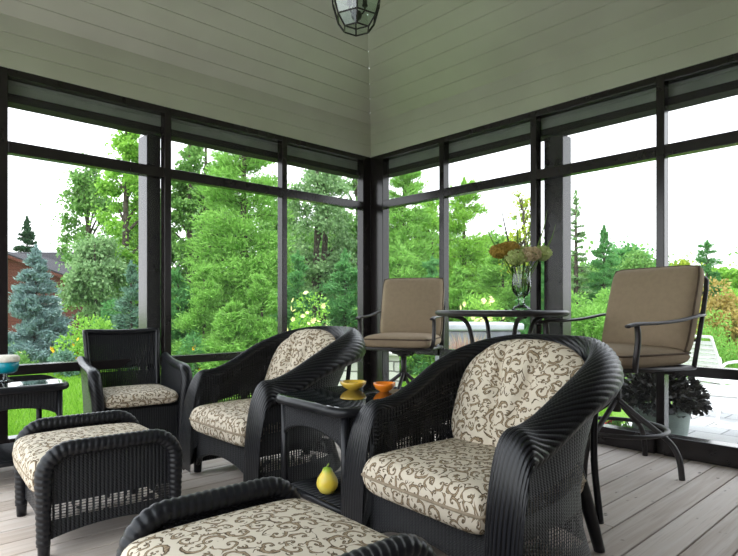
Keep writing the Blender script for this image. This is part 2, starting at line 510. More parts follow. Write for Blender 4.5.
# ------------------------------------------------------------------ wicker armchair
SW, SF, SB = .285, -.40, .0      # half inner width, front edge, where the curve of the back starts
BR = .30                          # depth of the curved back
def chair_path():
    pts = []
    n1 = 56
    for i in range(n1+1):
        t = i/n1; t = t**1.9*.75+t*.25
        pts.append((-SW, SF+(SB-SF)*t))
    n2 = 110
    for i in range(1, n2):
        a = PI-PI*i/n2
        c, s_ = math.cos(a), math.sin(a)
        e = 2/2.1
        pts.append((SW*math.copysign(abs(c)**e, c), SB+BR*abs(s_)**e))
    for i in range(n1, -1, -1):
        t = i/n1; t = t**1.9*.75+t*.25
        pts.append((SW, SF+(SB-SF)*t))
    return [Vector((a, b, 0)) for a, b in pts]
def armchair(name, label, loc, rz, group):
    root = empty(name, label, 'armchair', loc, rz, group)
    P = chair_path(); n = len(P)
    S = [0]
    for i in range(1, n): S.append(S[-1]+(P[i]-P[i-1]).length)
    tot = S[-1]; dm = tot/2
    inner, rim, outer = [], [], []
    uin, urm, uou = [], [], []
    for i in range(n):
        t = (P[min(i+1, n-1)]-P[max(i-1, 0)]).normalized()
        nn = Vector((-t.y, t.x, 0))           # outward of the U
        s_ = min(S[i], tot-S[i]); f = sstep(.22, dm*.98, s_)*(.22+.78*abs(nn.y)); g = sstep(.30, dm*.8, s_)*(.3+.7*abs(nn.y))
        zt = .608 + .252*sstep(.13, dm*.92, s_)**.85
        r = 1.0
        R0 = .115
        if s_ < R0: r = .035+.965*max(0, 1-(1-s_/R0)**2.5)**(1/2.5)
        ft = .03*(1-sstep(0, .20, s_))        # the waterfall front stands a little wider
        w = .094+.035*g+ft
        def Q(o, z): return P[i]+nn*o+Vector((0, 0, z*r))
        inner.append([Q(-.05*sstep(.25, dm*.75, s_), .20), Q(-.03*sstep(.25, dm*.75, s_), .30), Q(.004+.02*f, .40), Q(.006+.05*f, zt*.5+.25), Q(.01+.09*f, zt-.055-.05*f)])
        arc = []
        for k in range(61):
            a = PI*(k/60)
            ox = .01+.09*f + w*(.5-.5*math.cos(a))
            oz = zt-.055-.05*f + (.055+.05*f)*math.sin(a)**.8 - .055*(k/60)*(1+.3*f)
            rd = .0058*abs(math.sin((S[i]*.55+k*.0038)/.0185*PI))
            arc.append(Q(ox, oz)+nn*(rd*-math.cos(a))+Vector((0, 0, rd*math.sin(a))))
        # tuck under
        e0 = .01+.09*f+w; ez = zt-.055-.05*f-.055*(1+.3*f)
        arc += [Q(e0-.012, ez-.03-.01*f), Q(e0-.035-.07*f, ez-.035-.01*f)]
        rim.append(arc)
        ob = .085; h_ = sstep(.25, dm*.75, s_)
        outer.append([Q(e0-.035-.075*f, ez-.028), Q(ob-.055*h_, zt*.45+.1), Q(ob-.075*h_, .30), Q(ob-.06*h_, .16), Q(ob-.025*h_, .045)])
        uin.append([(S[i], v) for v in (0, .1, .2, .3, .42)])
        urm.append([(S[i], k*.0038) for k in range(63)])
        uou.append([(S[i], v) for v in (.5, .36, .25, .115, 0)])
    a = MB().grid(inner, uin).build('inner_weave', W_IN, root)
    b = MB().grid(rim, urm).build('rolled_rim', W_RIM, root)
    c = MB().grid(outer, uou).build('outer_weave', W_ARM, root)
    # front apron with an arched lower edge
    P_, U_ = [], []
    for i in range(21):
        xx = -SW-.02+(2*SW+.04)*i/20; u = xx/(SW+.02)
        zb = .055+.11*max(0, 1-u*u)**.6; yy = SF+.045-.012*(1-u*u)
        P_.append([Vector((xx, yy, zb+(.275-zb)*j/6)) for j in range(7)]); U_.append([(xx, p.z) for p in P_[-1]])
    ap = MB().grid(P_, U_)
    ap.grid([[p+Vector((0, .02, 0)) for p in r][::-1] for r in P_], U_)
    ap.tube([r[0]+Vector((0, .01, 0)) for r in P_], .012, 8)
    ap.tube([r[-1]+Vector((0, .01, 0)) for r in P_], .012, 8)
    ap.build('front_apron', W_PLAIN, root)
    sb = MB().box((0, (SF+.05+SB+.08)/2, .262), (SW*2-.05, SB+.08-SF-.05, .02)); sb.build('seat_deck', W_PLAIN, root)
    for sx in (-1, 1):
        MB().tube([(sx*(SW+.055), SF+.075, .14), (sx*(SW+.055), SF+.07, 0)], [.026, .022], 12).build('leg', W_SOLID, root)
        MB().tube([(sx*(SW*.70), SB+BR*.74, .40), (sx*(SW*.80), SB+BR*.98, .18), (sx*(SW*.80), SB+BR*1.24, 0)], [.026, .026, .021], 12, 1).build('leg', W_SOLID, root)
        MB().tube([(sx*(SW*.86), SB+BR*1.12, .70), (sx*(SW*.82), SB+BR*1.02, .42), (sx*(SW*.86), SB+BR*1.16, .12)], .013, 10, 2).build('brace', W_SOLID, root)
    cu = pillow(.585, .60, .15, 34, p=13, q=3.0, puff=.02).build('seat_cushion', FABRIC, root)
    cu.location = (0, SF+.285, .325)
    piping(.585, .60, 0, .006).build('cushion_piping', CREAM_PIPE, cu)
    def disc(u, v):
        # round-topped, narrower at the foot
        ex = 2.5 if v > 0 else 4.5
        k = 1/max(1e-6, (abs(u)**ex+abs(v)**ex)**(1/ex)/max(abs(u), abs(v), 1e-6)) if (u or v) else 1
        U, V = u*k, v*k
        return U*(1-.05*max(0, -V)), V
    def crease(xx, yy):
        o = 0
        for sx in (-1, 1):
            l = sx*(.062+.10*(yy/.25)*.35)
            o += .034*math.exp(-((xx-l)/.013)**2)
            o += .020*math.exp(-(((xx-l)**2+(yy-.03)**2)/.0018))
        return o
    bc = pillow(.60, .50, .15, 64, p=3.4, q=1.9, shape=disc, crease=crease)
    b_ = bc.build('back_cushion', FABRIC, root)
    b_.location = (0, .155, .59); b_.rotation_euler = (math.radians(65), 0, 0)
    piping(.60, .50, 0, .003, disc).build('cushion_piping', CREAM_PIPE, b_)
    return root
armchair('wicker_armchair', 'black wicker armchair with scroll cushions and rounded back, between glass-topped table and tan swivel stool', (2.885, -2.06, 0), math.radians(-4), 'black wicker armchairs with scroll cushions')
armchair('wicker_armchair', 'black wicker armchair with scroll cushions, between the upright chair and the small fruit table', (1.415, -2.04, 0), 0, 'black wicker armchairs with scroll cushions')

# ------------------------------------------------------------------ wicker ottomans
def ottoman(label, loc, rz, hx, hy, group):
    root = empty('wicker_ottoman', label, 'ottoman', loc, rz, group)
    top, rr = .405, .10
    for sx in (-1, 1):
        X0 = sx*(hx-.03)
        out = []
        for k in range(15):
            a = PI-PI*k/14*.5
            out.append((-hy+rr+rr*math.cos(a), top-rr+rr*math.sin(a)))
        for k in range(15):
            a = PI/2-PI/2*k/14
            out.append((hy-rr+rr*math.cos(a), top-rr+rr*math.sin(a)))
        pts = [(X0, -hy, 0.05)]+[(X0, y, z) for y, z in out]+[(X0, hy, .05)]
        # densify
        D = [Vector(pts[0])]
        for a, b in zip(pts[:-1], pts[1:]):
            a, b = Vector(a), Vector(b); m = max(1, int((b-a).length/.0035))
            for q in range(1, m+1): D.append(a.lerp(b, q/m))
        rd = [.030-.006*sstep(.30, .08, p.z) for p in D]
        MB().tube(D, rd, 16, ridge=lambda a, L: .12*abs(math.sin((a*.5+L/.023*PI)))**.8-.06).build('rolled_rim', W_SOLID, root)
        P, U = [], []
        for i in range(25):
            y = -hy+2*hy*i/24
            e = 0
            if abs(y) > hy-rr: e = rr-math.sqrt(max(0, rr*rr-(abs(y)-hy+rr)**2))
            zb = .06+.035*(1-(y/hy)**2); zt = max(zb+.02, top-e)
            P.append([Vector((X0, y, zb+(zt-zb)*j/8)) for j in range(9)]); U.append([(y, p.z) for p in P[-1]])
        pm = MB().grid(P if sx > 0 else P[::-1], U if sx > 0 else U[::-1])
        pm.build('side_panel', W_OTT, root)
        for sy in (-1, 1):
            MB().tube([(X0, sy*(hy-.002), .09), (X0, sy*(hy-.002), 0)], [.024, .020], 12).build('leg', W_SOLID, root)
    for sy in (-1, 1):
        P, U = [], []
        for i in range(17):
            x = -hx+.03+(2*hx-.06)*i/16; u = x/hx
            zb = .075+.02*(1-u*u)
            P.append([Vector((x, sy*(hy-.012), zb+(.245-zb)*j/4)) for j in range(5)]); U.append([(x, p.z) for p in P[-1]])
        MB().grid(P, U).build('end_panel', W_PLAIN, root)
    MB().box((0, 0, .215), (2*hx-.07, 2*hy-.04, .02)).build('seat_deck', W_PLAIN, root)
    cu = pillow(2*hx-.085, 2*hy+.06, .155, 34, p=12, q=2.8, puff=.022).build('seat_cushion', FABRIC, root)
    cu.location = (0, -.014, .300)
    piping(2*hx-.085, 2*hy+.06, 0, .003).build('cushion_piping', CREAM_PIPE, cu)
    return root
ottoman('black wicker ottoman with scroll cushion, before the turquoise cup table and upright chair', (1.475, -3.045, 0), math.radians(-4), .315, .25, 'wicker ottomans')
ottoman('black wicker ottoman cut off by the bottom edge, facing the largest armchair', (2.96, -3.09, 0), math.radians(-2), .318, .25, 'wicker ottomans')

# ------------------------------------------------------------------ upright wicker chair by the screen
def upright_chair():
    root = empty('wicker_chair', 'upright black wicker chair with tall straight slatted back, standing by the screen post', 'chair', (.315, -2.455, 0), math.radians(83)); root.scale = (.91,)*3
    hw = .27
    # local front is -y
    def sheet(P, U, name, mat, th=.004):
        mb = MB().grid(P, U)
        nn = (P[1][0]-P[0][0]).cross(P[0][1]-P[0][0]).normalized()*th
        mb.grid([[p-nn for p in r] for r in P][::-1], U[::-1]); return mb.build(name, mat, root)
    P, U = [], []
    for i in range(17):
        u = -1+2*i/16; row, ur = [], []
        for j in range(13):
            t = j/12; z = .36+(.85-.36)*t
            x = u*(hw-.035+.03*t); y = .25+.13*t-.035*(1-u*u)*-1-.02*t
            z += .012*u*u*t
            row.append(Vector((x, y, z))); ur.append((x, z-.36))
        P.append(row); U.append(ur)
    sheet(P, U, 'backrest', W_BACK)
    edge = [r for r in P[0]]+[r[-1] for r in P[1:-1]]+[r for r in P[-1][::-1]]
    MB().tube(edge, .020, 12, ridge=lambda a, L: .14*abs(math.sin(a*.5+L/.02*PI))-.05).build('rolled_rim', W_SOLID, root)
    for sx in (-1, 1):
        top = [(-.27, .0), (-.275, .40), (-.27, .52), (-.24, .585), (-.19, .605), (-.05, .610), (.12, .625), (.28, .66)]
        # arm panel
        P, U = [], []
        ys = [-.27+.55*k/18 for k in range(19)]
        for y in ys:
            zt = np.interp(y, [p[0] for p in top[3:]], [p[1] for p in top[3:]]) if y > -.24 else .52+(.065)*math.sqrt(max(0, 1-((-.24-y)/.035)**2))
            zt = float(zt)
            lean = .02
            P.append([Vector((sx*(hw+.01+lean*(q/7)+.015*(q/7)**3), y, .05+(zt-.05)*q/7)) for q in range(8)]); U.append([(y, p.z) for p in P[-1]])
        o = MB().grid(P if sx < 0 else P[::-1], U if sx < 0 else U[::-1])
        o.grid([[p-Vector((sx*.03, 0, 0)) for p in r] for r in (P[::-1] if sx < 0 else P)], (U[::-1] if sx < 0 else U))
        o.build('arm_panel', W_PLAIN, root)
        tp = [(sx*(hw+.005), -.265, .03), (sx*(hw+.015), -.275, .40)]+[(sx*(hw+.035), y, z) for y, z in top[2:]]
        MB().tube(tp, [.036, .036, .038, .036, .034, .03, .028, .025], 14, 2, flat=1.15).build('arm_rim', W_RIM, root)
        MB().tube([(sx*(hw-.01), .27, .36), (sx*(hw+.0), .29, 0)], [.024, .02], 10).build('leg', W_SOLID, root)
        MB().tube([(sx*(hw), -.255, .1), (sx*(hw), -.255, 0)], [.026, .022], 10).build('leg', W_SOLID, root)
    P, U = [], []
    for i in range(13):
        x = -hw+2*hw*i/12; zb = .07+.05*(1-(x/hw)**2)
        P.append([Vector((x, -.245, zb+(.36-zb)*q/5)) for q in range(6)]); U.append([(x, p.z) for p in P[-1]])
    MB().grid(P, U).build('front_apron', W_PLAIN, root)
    MB().box((0, 0, .35), (hw*2-.02, .5, .02)).build('seat_deck', W_PLAIN, root)
    cu = pillow(.50, .50, .095, 26, p=12, q=2.8, puff=.015).build('seat_cushion', FABRIC, root); cu.location = (0, -.035, .402)
    piping(.50, .50, 0, .003).build('cushion_piping', CREAM_PIPE, cu)
upright_chair()

# ------------------------------------------------------------------ wicker tables with glass tops
def wicker_table(label, loc, rz, hs, ht):
    root = empty('wicker_side_table', label, 'side table', loc, rz, 'square wicker tables with glass tops')
    def rsq(u, v): return (u*(1-.05*abs(v)**8), v*(1-.05*abs(u)**8))
    # woven top edge
    e = []
    for k in range(97):
        a = 2*PI*k/96; c, s_ = math.cos(a), math.sin(a); m = (abs(c)**8+abs(s_)**8)**(1/8)
        e.append((hs*c/m, hs*s_/m, ht-.022))
    MB().tube(e, .020, 12, caps=False, ridge=lambda a, L: .14*abs(math.sin(a*.5+L/.018*PI))-.05).build('woven_edge', W_SOLID, root)
    MB().box((0, 0, ht-.022), (2*hs-.02, 2*hs-.02, .012)).build('woven_top', W_PLAIN, root)
    g = MB(); R = []
    for z, q in ((ht-.008, .97), (ht-.006, 1.0), (ht-.001, 1.0), (ht, .985)):
        R.append([(x*q*1.005, y*q*1.005, z) for x, y, _ in e[:-1]])
    n = len(R[0]); vs = [p for r in R for p in r]
    fs = [(i*n+j, i*n+(j+1) % n, (i+1)*n+(j+1) % n, (i+1)*n+j) for i in range(3) for j in range(n)]+[tuple(range(3*n, 4*n)), tuple(range(n-1, -1, -1))]
    g.add(vs, fs, smooth=False); g.build('glass_top', TABLEGLASS, root)
    for k in range(4):
        M = Matrix.Rotation(k*PI/2, 4, 'Z'); P, U = [], []
        for i in range(21):
            x = -hs+.03+(2*hs-.06)*i/20; u = x/(hs-.03); zb = ht-.20+.085*max(0, 1-(u)**2)**.5
            P.append([M @ Vector((x, -hs+.028, zb+(ht-.03-zb)*q/5)) for q in range(6)]); U.append([(x, p.z) for p in P[-1]])
        a = MB().grid(P, U); a.grid([[p-M.to_3x3() @ Vector((0, -.015, 0)) for p in r] for r in P[::-1]], U[::-1])
        a.tube([r[0]+M.to_3x3() @ Vector((0, .007, 0)) for r in P], .010, 8)
        a.build('apron', W_PLAIN, root)
        c = M @ Vector((hs-.038, hs-.038, 0))
        MB().tube([(c.x, c.y, ht-.03), (c.x, c.y, .0)], [.0165, .0155], 12, ridge=lambda a, L: .05*math.sin(L/.01*PI)).build('leg', W_SOLID, root)
    sh = MB().box((0, 0, .115), (2*hs-.085, 2*hs-.085, .022), bev=.008)
    q = hs-.045
    sh.tube([(-q, -q, .115), (q, -q, .115), (q, q, .115), (-q, q, .115), (-q, -q, .115)], .016, 10)
    for k in range(15): sh.tube([(-q+2*q*(k+.5)/15, -q, .127), (-q+2*q*(k+.5)/15, q, .127)], .0085, 6)
    sh.build('lower_shelf', W_SOLID, root)
    return root
M = Mat('table_glass', .03, (.012, .016, .016), 0, .9); M.p.inputs['Coat Weight'].default_value = .6; M.p.inputs['Coat Roughness'].default_value = .02
TABLEGLASS = M.m
wicker_table('square black wicker table with dark glass top, carrying two small bowls', (2.19, -2.145, 0), math.radians(-3), .268, .55)
wicker_table('square black wicker table with glass top, carrying the turquoise cup', (.40, -3.21, 0), 0, .268, .53)

# things on and in the tables
def fruitbowl(name, label, cat, loc, r, h, mat, inside, group):
    root = empty(name, label, cat, loc, 0, group)
    prof = [(.0, 0), (r*.42, 0), (r*.45, h*.06), (r*.78, h*.35), (r*.97, h*.75), (r, h), (r*.955, h), (r*.90, h*.74), (r*.70, h*.40), (r*.3, h*.14), (0, h*.12)]
    MB().lathe(prof, 28).build('bowl', mat, root)
    MB().lathe([(0, h*.58), (r*.45, h*.60), (r*.84, h*.66)][::-1], 28).build('filling', inside, root)
    return root
ORG = plain('orange_glaze', (.80, .22, .015), .25, .6, 0, .1, 20)
ORGIN = plain('orange_inside', (.90, .36, .05), .3, .5, 0, .1, 40)
YEL = plain('amber_glaze', (.62, .40, .05), .2, .6, 0, .25, 16)
YELIN = plain('amber_inside', (.70, .52, .16), .35, .5, 0, .3, 60)
fruitbowl('small_bowl', 'small amber yellow bowl on the dark glass tabletop', 'bowl', (2.075, -2.05, .55), .064, .040, YEL, YELIN, 'small bowls on the glass table')
fruitbowl('small_bowl', 'small orange bowl on the dark glass tabletop', 'bowl', (2.225, -1.985, .55), .053, .042, ORG, ORGIN, 'small bowls on the glass table')
GP = Mat('gourd_skin', .3, (.7, .6, .2), 0, .5)
_, _, zz = GP.xyz('Object')
GP.col(GP.mix(zz.smooth(.100, .140), GP.mix(GP.noise(25, 3).smooth(.35, .7), (.82, .60, .055), (.80, .66, .12)), (.30, .50, .05)))
root = empty('gourd', 'yellow pear-shaped gourd with green neck on the lower wicker shelf', 'gourd', (2.205, -2.315, .1355))
prof = [(0, .002), (.020, 0), (.040, .012), (.054, .036), (.057, .055), (.051, .078), (.039, .098), (.030, .112), (.026, .124), (.020, .133), (.009, .138), (0, .138)]
MB().lathe(prof, 30, sq=lambda a, z: 1+.018*math.cos(a*5)).build('flesh', GP.m, root); root.scale = (.84,)*3
MB().tube([(0, 0, .136), (.004, 0, .147), (.012, .003, .156)], [.006, .0045, .0055], 8, 1).build('stem', plain('gourd_stem', (.22, .30, .06), .7), root)
# a pale shell-pink fruit half hidden behind the leg
MB().lathe([(0, 0), (.018, .001), (.030, .014), (.034, .030), (.029, .047), (.014, .058), (0, .060)], 24).build('small_squash', plain('squash_skin', (.50, .36, .28), .5, .4, 0, .25, 30))
tag(bpy.data.objects['small_squash'], 'small dull pink squash half hidden beside the yellow gourd', 'squash').location = (2.335, -2.30, .1355)

root = empty('footed_cup', 'turquoise cup with white rim on a clear glass foot, on the wicker table', 'cup', (.40, -3.20, .53))
MB().lathe([(0, .0), (.040, 0), (.042, .004), (.012, .012), (.009, .03), (.011, .042), (.014, .046)], 24).build('glass_foot', GLASS, root)
MB().lathe([(0, .046), (.040, .048), (.058, .058), (.066, .085), (.068, .115), (.064, .115), (.060, .09), (0, .07)], 28).build('bowl', plain('turquoise_glaze', (.0, .26, .34), .3, .6, 0, .15, 30), root)
MB().lathe([(.069, .113), (.0715, .122), (.071, .140), (.062, .148), (.03, .150), (0, .149)], 28).build('white_rim', plain('cream_rim', (.78, .74, .64), .6, .3, 0, .1, 50, bump=60, bdist=.004), root)

# ------------------------------------------------------------------ swivel stools
def stool(label, loc, rz, base):
    root = empty('swivel_stool', label, 'bar stool', loc, rz, 'tan cushioned swivel stools')
    # base (local front is -y)
    for k in range(4):
        a = base-rz+k*PI/2; c, s_ = math.cos(a), math.sin(a)
        pts = [(.018*c, .018*s_, .395), (.12*c, .12*s_, .315), (.235*c, .235*s_, .238), (.30*c, .30*s_, .185), (.335*c, .335*s_, .11), (.345*c, .345*s_, 0)]
        MB().tube(pts, .0155, 10, 2).build('leg', IRON, root)
    ring = [(.256*math.cos(2*PI*k/64), .256*math.sin(2*PI*k/64), .235) for k in range(65)]
    MB().tube(ring, .0125, 10, caps=False).build('foot_ring', IRON, root)
    MB().tube([(0, 0, .33), (0, 0, .565)], .024, 14).build('post', IRON, root)
    sw = MB().box((0, 0, .575), (.16, .16, .02), bev=.004)
    sw.lathe([(.05, .54), (.05, .568)], 18)
    sw.tube([(-.10, -.05, .60), (-.10, -.02, .575), (-.05, .06, .545), (.05, .06, .545), (.10, -.02, .575), (.10, -.05, .60)], .009, 8, 1)
    sw.build('swivel', IRON, root)
    # seat frame
    f = MB(); w, d = .275, .27
    f.tube([(-w, -d, .618), (w, -d, .618), (w, d, .608), (-w, d, .608), (-w, -d, .618)], .0125, 8)
    for yy in (-.12, .05, .2): f.tube([(-w, yy, .612), (w, yy, .612)], .009, 8)
    f.build('seat_frame', IRON, root)
    # back frame leaning
    lean = math.radians(14)
    def B(x, t, o=0): return (x, .265+math.sin(lean)*t+o, .61+math.cos(lean)*t)
    bf = MB()
    bf.tube([B(-w, 0), B(-w, .3), B(-w*.98, .52), B(-w*.9, .55), B(w*.9, .55), B(w*.98, .52), B(w, .3), B(w, 0)], .0125, 8, 1)
    for t in (.16, .32, .45): bf.tube([B(-w, t), B(w, t)], .008, 8)
    for sx in (-1, 1):
        bf.tube([B(sx*.12, .0), B(sx*.12, .54)], .007, 8)
    bf.build('back_frame', IRON, root)
    for sx in (-1, 1):
        X0 = sx*(w+.035)
        MB().tube([(sx*w, -.20, .615), (X0, -.245, .66), (X0, -.225, .76), (X0, -.225, .835), (X0, -.235, .862)], [.014, .015, .015, .015, .014], 10, 2, flat=1.2).build('arm_support', IRON, root)
        MB().tube([(X0, -.30, .858), (X0, -.24, .872), (X0, -.08, .872), (X0, .10, .885), (X0, .25, .912), (sx*(w+.01), .335, .915)], [.018, .019, .018, .018, .017, .014], 12, 2, flat=.55).build('armrest', IRON, root)
    cu = pillow(.555, .55, .105, 24, p=9, q=2.8, puff=.012).build('seat_cushion', TAN, root); cu.location = (0, -.02, .672)
    piping(.555, .55, .022, .0055).build('cushion_piping', TAN_PIPE, cu)
    bc = pillow(.555, .53, .125, 24, p=10, q=2.9, puff=.016).build('back_cushion', TAN, root)
    bc.location = B(0, .348, -.068); bc.rotation_euler = (PI/2-lean, 0, 0)
    piping(.555, .53, .022, .0055).build('cushion_piping', TAN_PIPE, bc)
    return root
stool('tan cushioned swivel stool in the screened corner, beside the bar table', (.86, -.42, 0), math.radians(28), .5)
stool('tan cushioned swivel stool before the screen with the potted plant, seen at an angle', (2.67, -.47, 0), math.radians(-16), -.06).scale = (1.07, 1.07, .99)

# ------------------------------------------------------------------ bar table
root = empty('bar_table', 'round dark metal bar table with curved legs, holding the flower vase', 'bar table', (1.94, -.60, 0))
MB().lathe([(0, .896), (.40, .896), (.425, .892), (.440, .902), (.444, .913), (.440, .924), (.425, .930), (0, .930)], 64).build('tabletop', IRON, root)
for k in range(4):
    a = PI/4+k*PI/2+.22; c, s_ = math.cos(a), math.sin(a)
    MB().tube([(r*c, r*s_, z) for r, z in ((.37, .895), (.30, .89), (.235, .85), (.205, .75), (.19, .60), (.20, .35), (.26, .12), (.345, 0))], .0145, 10, 2).build('leg', IRON, root)
MB().tube([(.20*math.cos(2*PI*k/40), .20*math.sin(2*PI*k/40), .36) for k in range(41)], .011, 8, caps=False).build('foot_ring', IRON, root)

# ------------------------------------------------------------------ vase with flowers
VL = Vector((2.05, -.52, .93))
root = empty('glass_vase', 'clear footed glass vase of water on the bar table', 'vase', VL)
MB().lathe([(0, 0), (.052, 0), (.055, .006), (.050, .016), (.022, .034), (.016, .050), (.024, .060), (.018, .072), (.020, .082), (.036, .096), (.050, .118), (.055, .150), (.054, .185), (.050, .225), (.056, .262), (.060, .275)], 32).build('glass', GLASS, root); root.scale = (1.18, 1.18, 1.08)
MB().lathe([(0, .098), (.030, .103), (.045, .122), (.0505, .15), (.0495, .17), (0, .17)], 28).build('water', glass('vase_water', (.90, .96, .90), .0), root)
STEM = plain('flower_stem', (.13, .22, .05), .6, .3, 0, .3, 30)
def flowerhead(name, label, dx, dy, dz, r, mat, flat=.7, n=420):
    root = empty(name, label, 'flower', VL+Vector((dx*.25, dy*.25, .11)), 0, 'cut flowers in the glass vase')
    top = Vector((dx*1.05, dy*1.05, dz+.325))-Vector((dx*.25, dy*.25, .11))
    MB().tube([(0, 0, 0), (top.x*.25, top.y*.25, .12), (top.x*.6, top.y*.6, .17), tuple(top)], .0035, 6, 2).build('stem', STEM, root)
    r *= 1.12; mb = MB()
    for k in range(n):
        v = Vector((rnd.gauss(0, 1), rnd.gauss(0, 1), rnd.gauss(0, 1))).normalized()
        p = top+Vector((v.x*r, v.y*r, v.z*r*flat))*(rnd.uniform(.78, 1.03))
        s_ = r*rnd.uniform(.13, .2); t = v.orthogonal().normalized(); t.rotate(Matrix.Rotation(rnd.uniform(0, 6.3), 3, v)); b = v.cross(t)
        mb.add([p+t*s_, p+b*s_, p-t*s_, p-b*s_, p+v*s_*.6], [(0, 1, 4), (1, 2, 4), (2, 3, 4), (3, 0, 4)], smooth=False)
    mb.build('bloom', mat, root)
fm = lambda n, a, b: foliage(n, a, b, trans=.3)
OLIVE, LIME, CREAM = fm('rust_bloom', (.32, .20, .03), (.52, .34, .07)), fm('green_bloom', (.42, .52, .16), (.62, .68, .30)), fm('cream_bloom', (.52, .40, .22), (.66, .54, .34))
# along the wall (x) is close to sideways in the view
lx, ly = SN, CS
def side(a, b=0): return (a*lx-b*CS, a*ly+b*SN)
flowerhead('hydrangea_bloom', 'rusty olive flower head on the side of the vase near the tan stool back', *side(-.135), .075, .062, OLIVE)
flowerhead('hydrangea_bloom', 'second rusty flower head, higher, next to the green blooms', *side(-.075), .095, .058, OLIVE)
flowerhead('hydrangea_bloom', 'yellow green flower head low at the vase mouth', *side(-.045, -.04), .03, .065, LIME)
flowerhead('hydrangea_bloom', 'cream flower head between two green ones at the vase mouth', *side(.045, -.05), .05, .06, CREAM)
flowerhead('hydrangea_bloom', 'pale green flower head leaning toward the thick screen post', *side(.125), .06, .062, LIME)
flowerhead('hydrangea_bloom', 'yellow green flower head at the middle behind the cream one', *side(.03, .05), .06, .06, LIME)
GRASSM = foliage('grass_blade', (.10, .20, .03), (.20, .32, .06))
for k, (a, top, lean, lab) in enumerate(((-.12, .52, -.09, 'brown tipped reed standing tallest in the flower vase'), (-.03, .47, -.02, 'thin green reed standing straight in the flower vase'), (.05, .42, .07, 'slim green blade bending in the flower vase'),
                              (.15, .46, .10, 'long green blade leaning toward the thick screen post'), (.19, .36, .17, 'lowest green blade leaning far out of the flower vase'), (-.20, .38, -.16, 'green blade leaning far out toward the corner stool'))):
    s1, s2 = side(a*.1), side(a)
    s3 = side(a+lean*.25)
    o = MB().tube([(s1[0], s1[1], .13), ((s1[0]+s2[0])*.35, (s1[1]+s2[1])*.35, .30), (s2[0], s2[1], top+.08), (s3[0], s3[1], top+.22)], [.004, .0095, .008, .001], 5, 2, flat=.4).build('grass_blade', BARK if k == 0 else GRASSM)
    o.location = VL; tag(o, lab, 'grass blade', 'grass blades in the glass vase')

# ------------------------------------------------------------------ lantern
LP = Vector((2.155, -2.10, 2.258))
root = empty('lantern', 'hanging black metal lantern with clear glass panes under the white board ceiling', 'pendant light', LP)
prof = [(.064, 0), (.100, .05), (.128, .14), (.137, .22), (.125, .30), (.085, .36)]
fr = MB()
NS = 6
def lp(r, z, k): a = 2*PI*k/NS+.35; return (r*math.cos(a), r*math.sin(a), z)
for k in range(NS):
    fr.tube([lp(r, z, k) for r, z in prof], .0042, 6, 0)
for r, z in (prof[0], prof[1], prof[4], prof[5]):
    fr.tube([lp(r, z, k) for k in range(NS+1)], .0042, 6)
fr.build('cage', IRON, root)
for k in range(NS):
    gl = MB(); P = [[Vector(lp(r*.985, z, k)), Vector(lp(r*.985, z, k+1))] for r, z in prof]; gl.grid(P); o = gl.build('glass_pane', LGLASS, root)
    for p in o.data.polygons: p.use_smooth = False
cl = MB()
cl.tube([(0, 0, .36), (0, 0, .07)], .006, 8)
cl.lathe([(0, .025), (.004, .03), (.010, .042), (.022, .052), (.026, .066), (.022, .080), (.008, .088), (0, .09)], 16)
for k in range(3):
    a = 2*PI*k/3+.5; c, s_ = math.cos(a), math.sin(a)
    cl.tube([(0, 0, .07), (.028*c, .028*s_, .066), (.042*c, .042*s_, .085), (.042*c, .042*s_, .10)], .004, 6, 1)
    cl.lathe([(.012, .10), (.014, .105), (.011, .112), (.011, .165), (0, .165)], 12, c=(.042*c, .042*s_, 0))
cl.build('candle_cluster', IRON, root)
top = MB(); top.lathe([(.085, .355), (.08, .375), (.05, .40), (.02, .42), (.012, .45), (0, .45)], 18)
ztop = ZF+rise-.03-LP.z
top.tube([(0, 0, .44), (0, 0, ztop)], .006, 8)
top.build('hanging_rod', IRON, root)
MB().lathe([(.03, ztop-.12), (.065, ztop-.085), (.07, ztop-.07), (.07, ztop-.065)], 20).build('canopy', IRON, root)

# ------------------------------------------------------------------ outdoors
ZG = -.35
def leafmesh(name, C, D, size, aspect, mat, parent, droop=0):
    """one small folded leaf per row of C (centres), D = growing direction"""
    n = len(C)
    D = D/np.maximum(1e-6, np.linalg.norm(D, axis=1))[:, None]
    R = nr.normal(size=(n, 3)); S = np.cross(D, R); S /= np.maximum(1e-6, np.linalg.norm(S, axis=1))[:, None]
    N = np.cross(S, D)
    L = (size*nr.uniform(.7, 1.3, n))[:, None]; W = L*aspect
    v = np.empty((n, 4, 3), np.float32)
    v[:, 0] = C-D*L*.5; v[:, 1] = C+S*W*.5+N*L*.10; v[:, 2] = C+D*L*.5-N*L*droop; v[:, 3] = C-S*W*.5+N*L*.10
    me = bpy.data.meshes.new(name)
    me.vertices.add(n*4); me.loops.add(n*4); me.polygons.add(n)
    me.vertices.foreach_set('co', v.reshape(-1))
    me.loops.foreach_set('vertex_index', np.arange(n*4, dtype=np.int32))
    me.polygons.foreach_set('loop_start', np.arange(0, n*4, 4, dtype=np.int32))
    me.polygons.foreach_set('loop_total', np.full(n, 4, np.int32))
    me.materials.append(mat); me.update(calc_edges=True); me.validate()
    o = bpy.data.objects.new(name, me); return link(o, parent)
def unit(n):
    v = nr.normal(size=(n, 3)); return v/np.linalg.norm(v, axis=1)[:, None]
def rootat(name, label, cat, px, depth, group=None, zg=ZG):
    p = at(px, 300, depth)
    return empty(name, label, cat, (p.x, p.y, zg), 0, group)
def dims(depth, topy, hw): return CAMZ-(topy-HY)/FPX*depth-ZG, hw*depth/FPX
